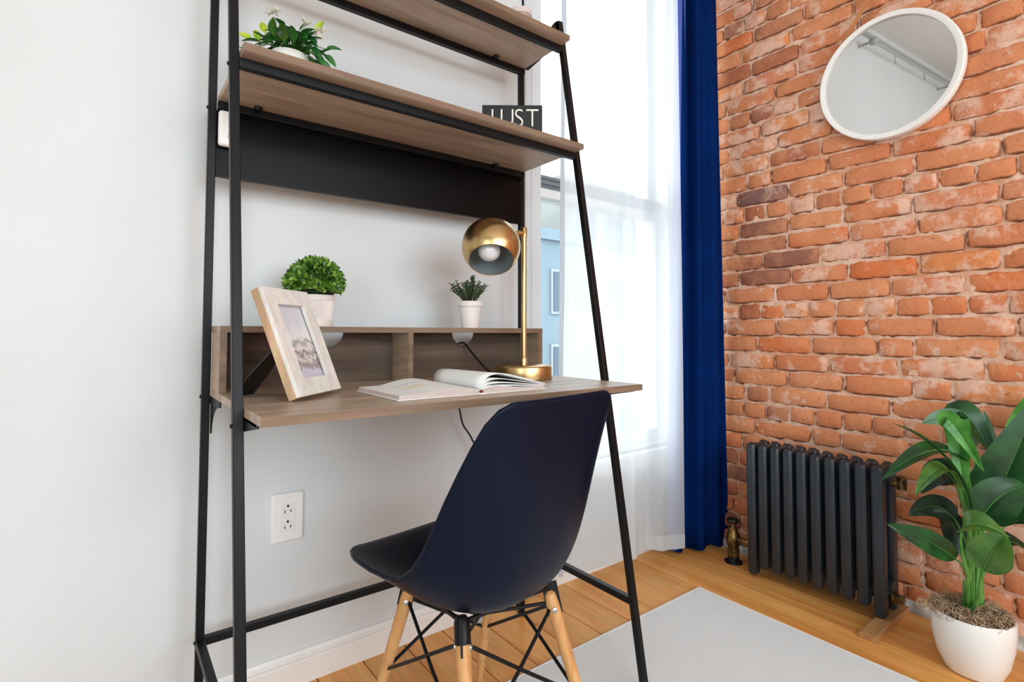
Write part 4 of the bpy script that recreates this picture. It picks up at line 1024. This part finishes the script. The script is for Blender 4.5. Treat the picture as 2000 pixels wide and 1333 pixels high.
# ================================================================== big potted plant
PX, PY = 1.812, .400
pp = thing('potted_plant', 'tall broad-leaved green plant in a white pot beside the radiator', 'plant', (PX, PY, 0))
b = MB(); b.lathe([(0, 0), (.052, 0), (.060, .004), (.074, .035), (.0835, .080), (.0872, .120), (.0875, .146), (.0860, .150), (.0825, .150), (.0815, .145), (.080, .120), (0, .118)], (PX, PY, 0), 72); obj('pot', b, M['ceramic'], pp, smooth='angle')
b = MB(); b.lathe([(.080, .128), (.055, .140), (.02, .146), (0, .147)], (PX, PY, 0), 32); obj('soil', b, M['soil'], pp, smooth=True)
b = MB(); r2 = random.Random(33)
for k in range(700):
    a = r2.uniform(0, 2 * PI); rr = .082 * math.sqrt(r2.random()); c = Vector((PX + rr * math.cos(a), PY + rr * math.sin(a), r2.uniform(.150, .160) - rr * .08 + r2.uniform(-.004, .008)))
    if r2.random() < .06: c = Vector((PX + .09 * math.cos(2.2 + r2.uniform(-.5, .5)), PY + .09 * math.sin(2.2 + r2.uniform(-.5, .5)), .158 + r2.uniform(-.008, .006)))
    R_ = r2.uniform(.004, .014); ax = Vector((r2.uniform(-1, 1), r2.uniform(-1, 1), r2.uniform(.2, 1))).normalized(); u = ax.orthogonal().normalized(); w = ax.cross(u); a0 = r2.uniform(0, 6.28); sp = r2.uniform(2.5, 5.5)
    pts = [c + u * R_ * math.cos(a0 + sp * q / 6) + w * R_ * math.sin(a0 + sp * q / 6) + ax * .004 * q / 6 for q in range(7)]
    b.tube(pts, r2.uniform(.0006, .0010), 4, caps=False)
obj('moss', b, M['moss'], pp, kind='stuff', smooth=True)
LEAVES = [
  ((1.739,0.379,0.325),(1.626,0.379,0.540),(1.479,0.460,0.663),0.026,(-0.433,-0.101,0.896),0),
  ((1.827,0.402,0.297),(1.727,0.402,0.564),(1.554,0.511,0.507),0.050,(-0.439,-0.102,0.893),0),
  ((1.875,0.401,0.339),(1.904,0.417,0.594),(1.802,0.493,0.625),0.055,(-0.967,-0.212,0.143),1),
  ((1.892,0.401,0.336),(1.878,0.434,0.650),(1.891,0.355,0.531),0.060,(-0.453,-0.105,0.886),0),
  ((1.915,0.395,0.360),(1.979,0.378,0.478),(1.984,0.397,0.657),0.026,(-0.964,-0.184,0.193),1),
  ((1.806,0.389,0.371),(1.750,0.405,0.652),(1.725,0.384,0.447),0.045,(-0.967,-0.224,0.123),2),
  ((1.783,0.392,0.415),(1.701,0.417,0.656),(1.731,0.350,0.533),0.034,(-0.964,-0.237,0.124),2),
  ((1.832,0.380,0.395),(1.814,0.340,0.474),(1.863,0.266,0.717),0.105,(-0.960,-0.180,0.212),0),
  ((1.909,0.385,0.391),(1.985,0.332,0.556),(1.981,0.302,0.712),0.060,(-0.974,-0.163,0.157),2),
  ((1.768,0.386,0.265),(1.659,0.393,0.526),(1.550,0.440,0.487),0.040,(-0.432,-0.102,0.896),3),
  ((1.734,0.385,0.287),(1.710,0.345,0.442),(1.760,0.279,0.510),0.078,(-0.951,-0.192,0.241),0),
  ((1.764,0.389,0.239),(1.664,0.411,0.334),(1.543,0.499,0.404),0.046,(-0.926,-0.229,0.301),0),
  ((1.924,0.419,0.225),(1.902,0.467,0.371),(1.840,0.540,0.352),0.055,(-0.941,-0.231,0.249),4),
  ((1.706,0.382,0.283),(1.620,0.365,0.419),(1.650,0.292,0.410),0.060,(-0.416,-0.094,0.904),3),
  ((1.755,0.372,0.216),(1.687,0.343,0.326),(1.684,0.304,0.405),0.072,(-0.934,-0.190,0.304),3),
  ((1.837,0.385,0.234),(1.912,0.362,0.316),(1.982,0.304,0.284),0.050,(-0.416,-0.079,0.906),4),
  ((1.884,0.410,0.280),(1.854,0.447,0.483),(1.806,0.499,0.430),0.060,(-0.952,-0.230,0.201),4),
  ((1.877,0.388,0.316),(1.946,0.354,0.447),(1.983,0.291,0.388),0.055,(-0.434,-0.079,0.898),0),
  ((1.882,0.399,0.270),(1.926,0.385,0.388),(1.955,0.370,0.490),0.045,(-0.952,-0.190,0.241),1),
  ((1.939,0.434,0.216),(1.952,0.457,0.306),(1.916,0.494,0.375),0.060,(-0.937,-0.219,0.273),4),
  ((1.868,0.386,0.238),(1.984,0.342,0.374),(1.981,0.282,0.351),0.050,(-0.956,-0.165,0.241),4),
]
stem0 = Vector((PX + .012, PY + .003, .145))
def big_leaf(base, mid, tip, w, nn, kind, idx):
    base, mid, tip, nn = Vector(base), Vector(mid), Vector(tip), Vector(nn)
    rd_ = random.Random(idx)
    s0 = stem0 + Vector((rd_.uniform(-.012, .012), rd_.uniform(-.012, .012), -.01))
    # quadratic bezier through mid at t=.5
    ctl = mid * 2 - (base + tip) * .5
    B = lambda t_: base * (1 - t_) ** 2 + ctl * 2 * t_ * (1 - t_) + tip * t_ ** 2
    ts = .14 if idx == 0 else (.38 if (mid - base).length > .10 else .12)
    rows = []; NS = 14; m_ = MB()
    for i in range(NS + 1):
        t_ = ts + (1 - ts) * i / NS; u = i / NS; c = B(t_); d = (B(min(1, t_ + .02)) - B(max(0, t_ - .02))).normalized()
        s = d.cross(nn); s = s.normalized() if s.length > 1e-5 else d.orthogonal().normalized(); n2 = s.cross(d)
        if n2.dot(nn) < 0: n2 = -n2
        ww = w * .5 * 1.18 * (max(0, math.sin(PI * u ** .82)) ** .72) + .0006
        wav = .05 * w * math.sin(u * 11 + idx)
        r = []
        for v in (-1, -.66, -.33, -.06, 0, .06, .33, .66, 1):
            lift = abs(v) ** 1.3 * ww * .32 - (.0 if abs(v) > .03 else .0012)
            rib = .0011 * math.sin(u * 60 - abs(v) * 9) * (1 if .1 < abs(v) < 1 else 0)
            r.append(tuple(c + s * ww * v + n2 * (lift + rib + wav * v * v * .6)))
        rows.append(r)
    m_.grid(rows); lf = obj('leaf', m_, LM[kind], pp, smooth=True)
    m2 = MB(); n_ = 9; pts = []
    for i in range(n_ + 1):
        t_ = (ts + .02) * i / n_; pts.append(B(t_))
    allp = [s0, s0.lerp(base, .5)] + pts
    m2.tube(allp, [.0052, .0048] + [.0044 - .0024 * i / n_ for i in range(n_ + 1)], 8); obj('petiole', m2, M['stem'], lf, smooth='angle')
    m3 = MB(); m3.tube([B(ts + (1 - ts) * i / 10) + nn * .0006 for i in range(11)], [.0016 - .0013 * i / 10 for i in range(11)], 5); obj('midrib', m3, M['stem'], lf, smooth=True)
for i, (a, c, t_, w, nn, k) in enumerate(LEAVES): big_leaf(a, c, t_, w, nn, k, i)
for i, (dx, dy, h, r_) in enumerate(((0, 0, .15, .011), (.014, -.012, .12, .009), (-.012, .006, .10, .008))):
    b = MB(); p0 = stem0 + Vector((dx, dy, -.02)); b.tube([p0, p0 + Vector((dx * .3, dy * .3, h * .5)), p0 + Vector((dx * .5, dy * .5, h))], [r_, r_ * .8, r_ * .4], 12); obj('stem', b, M['stem'], pp, smooth='angle')
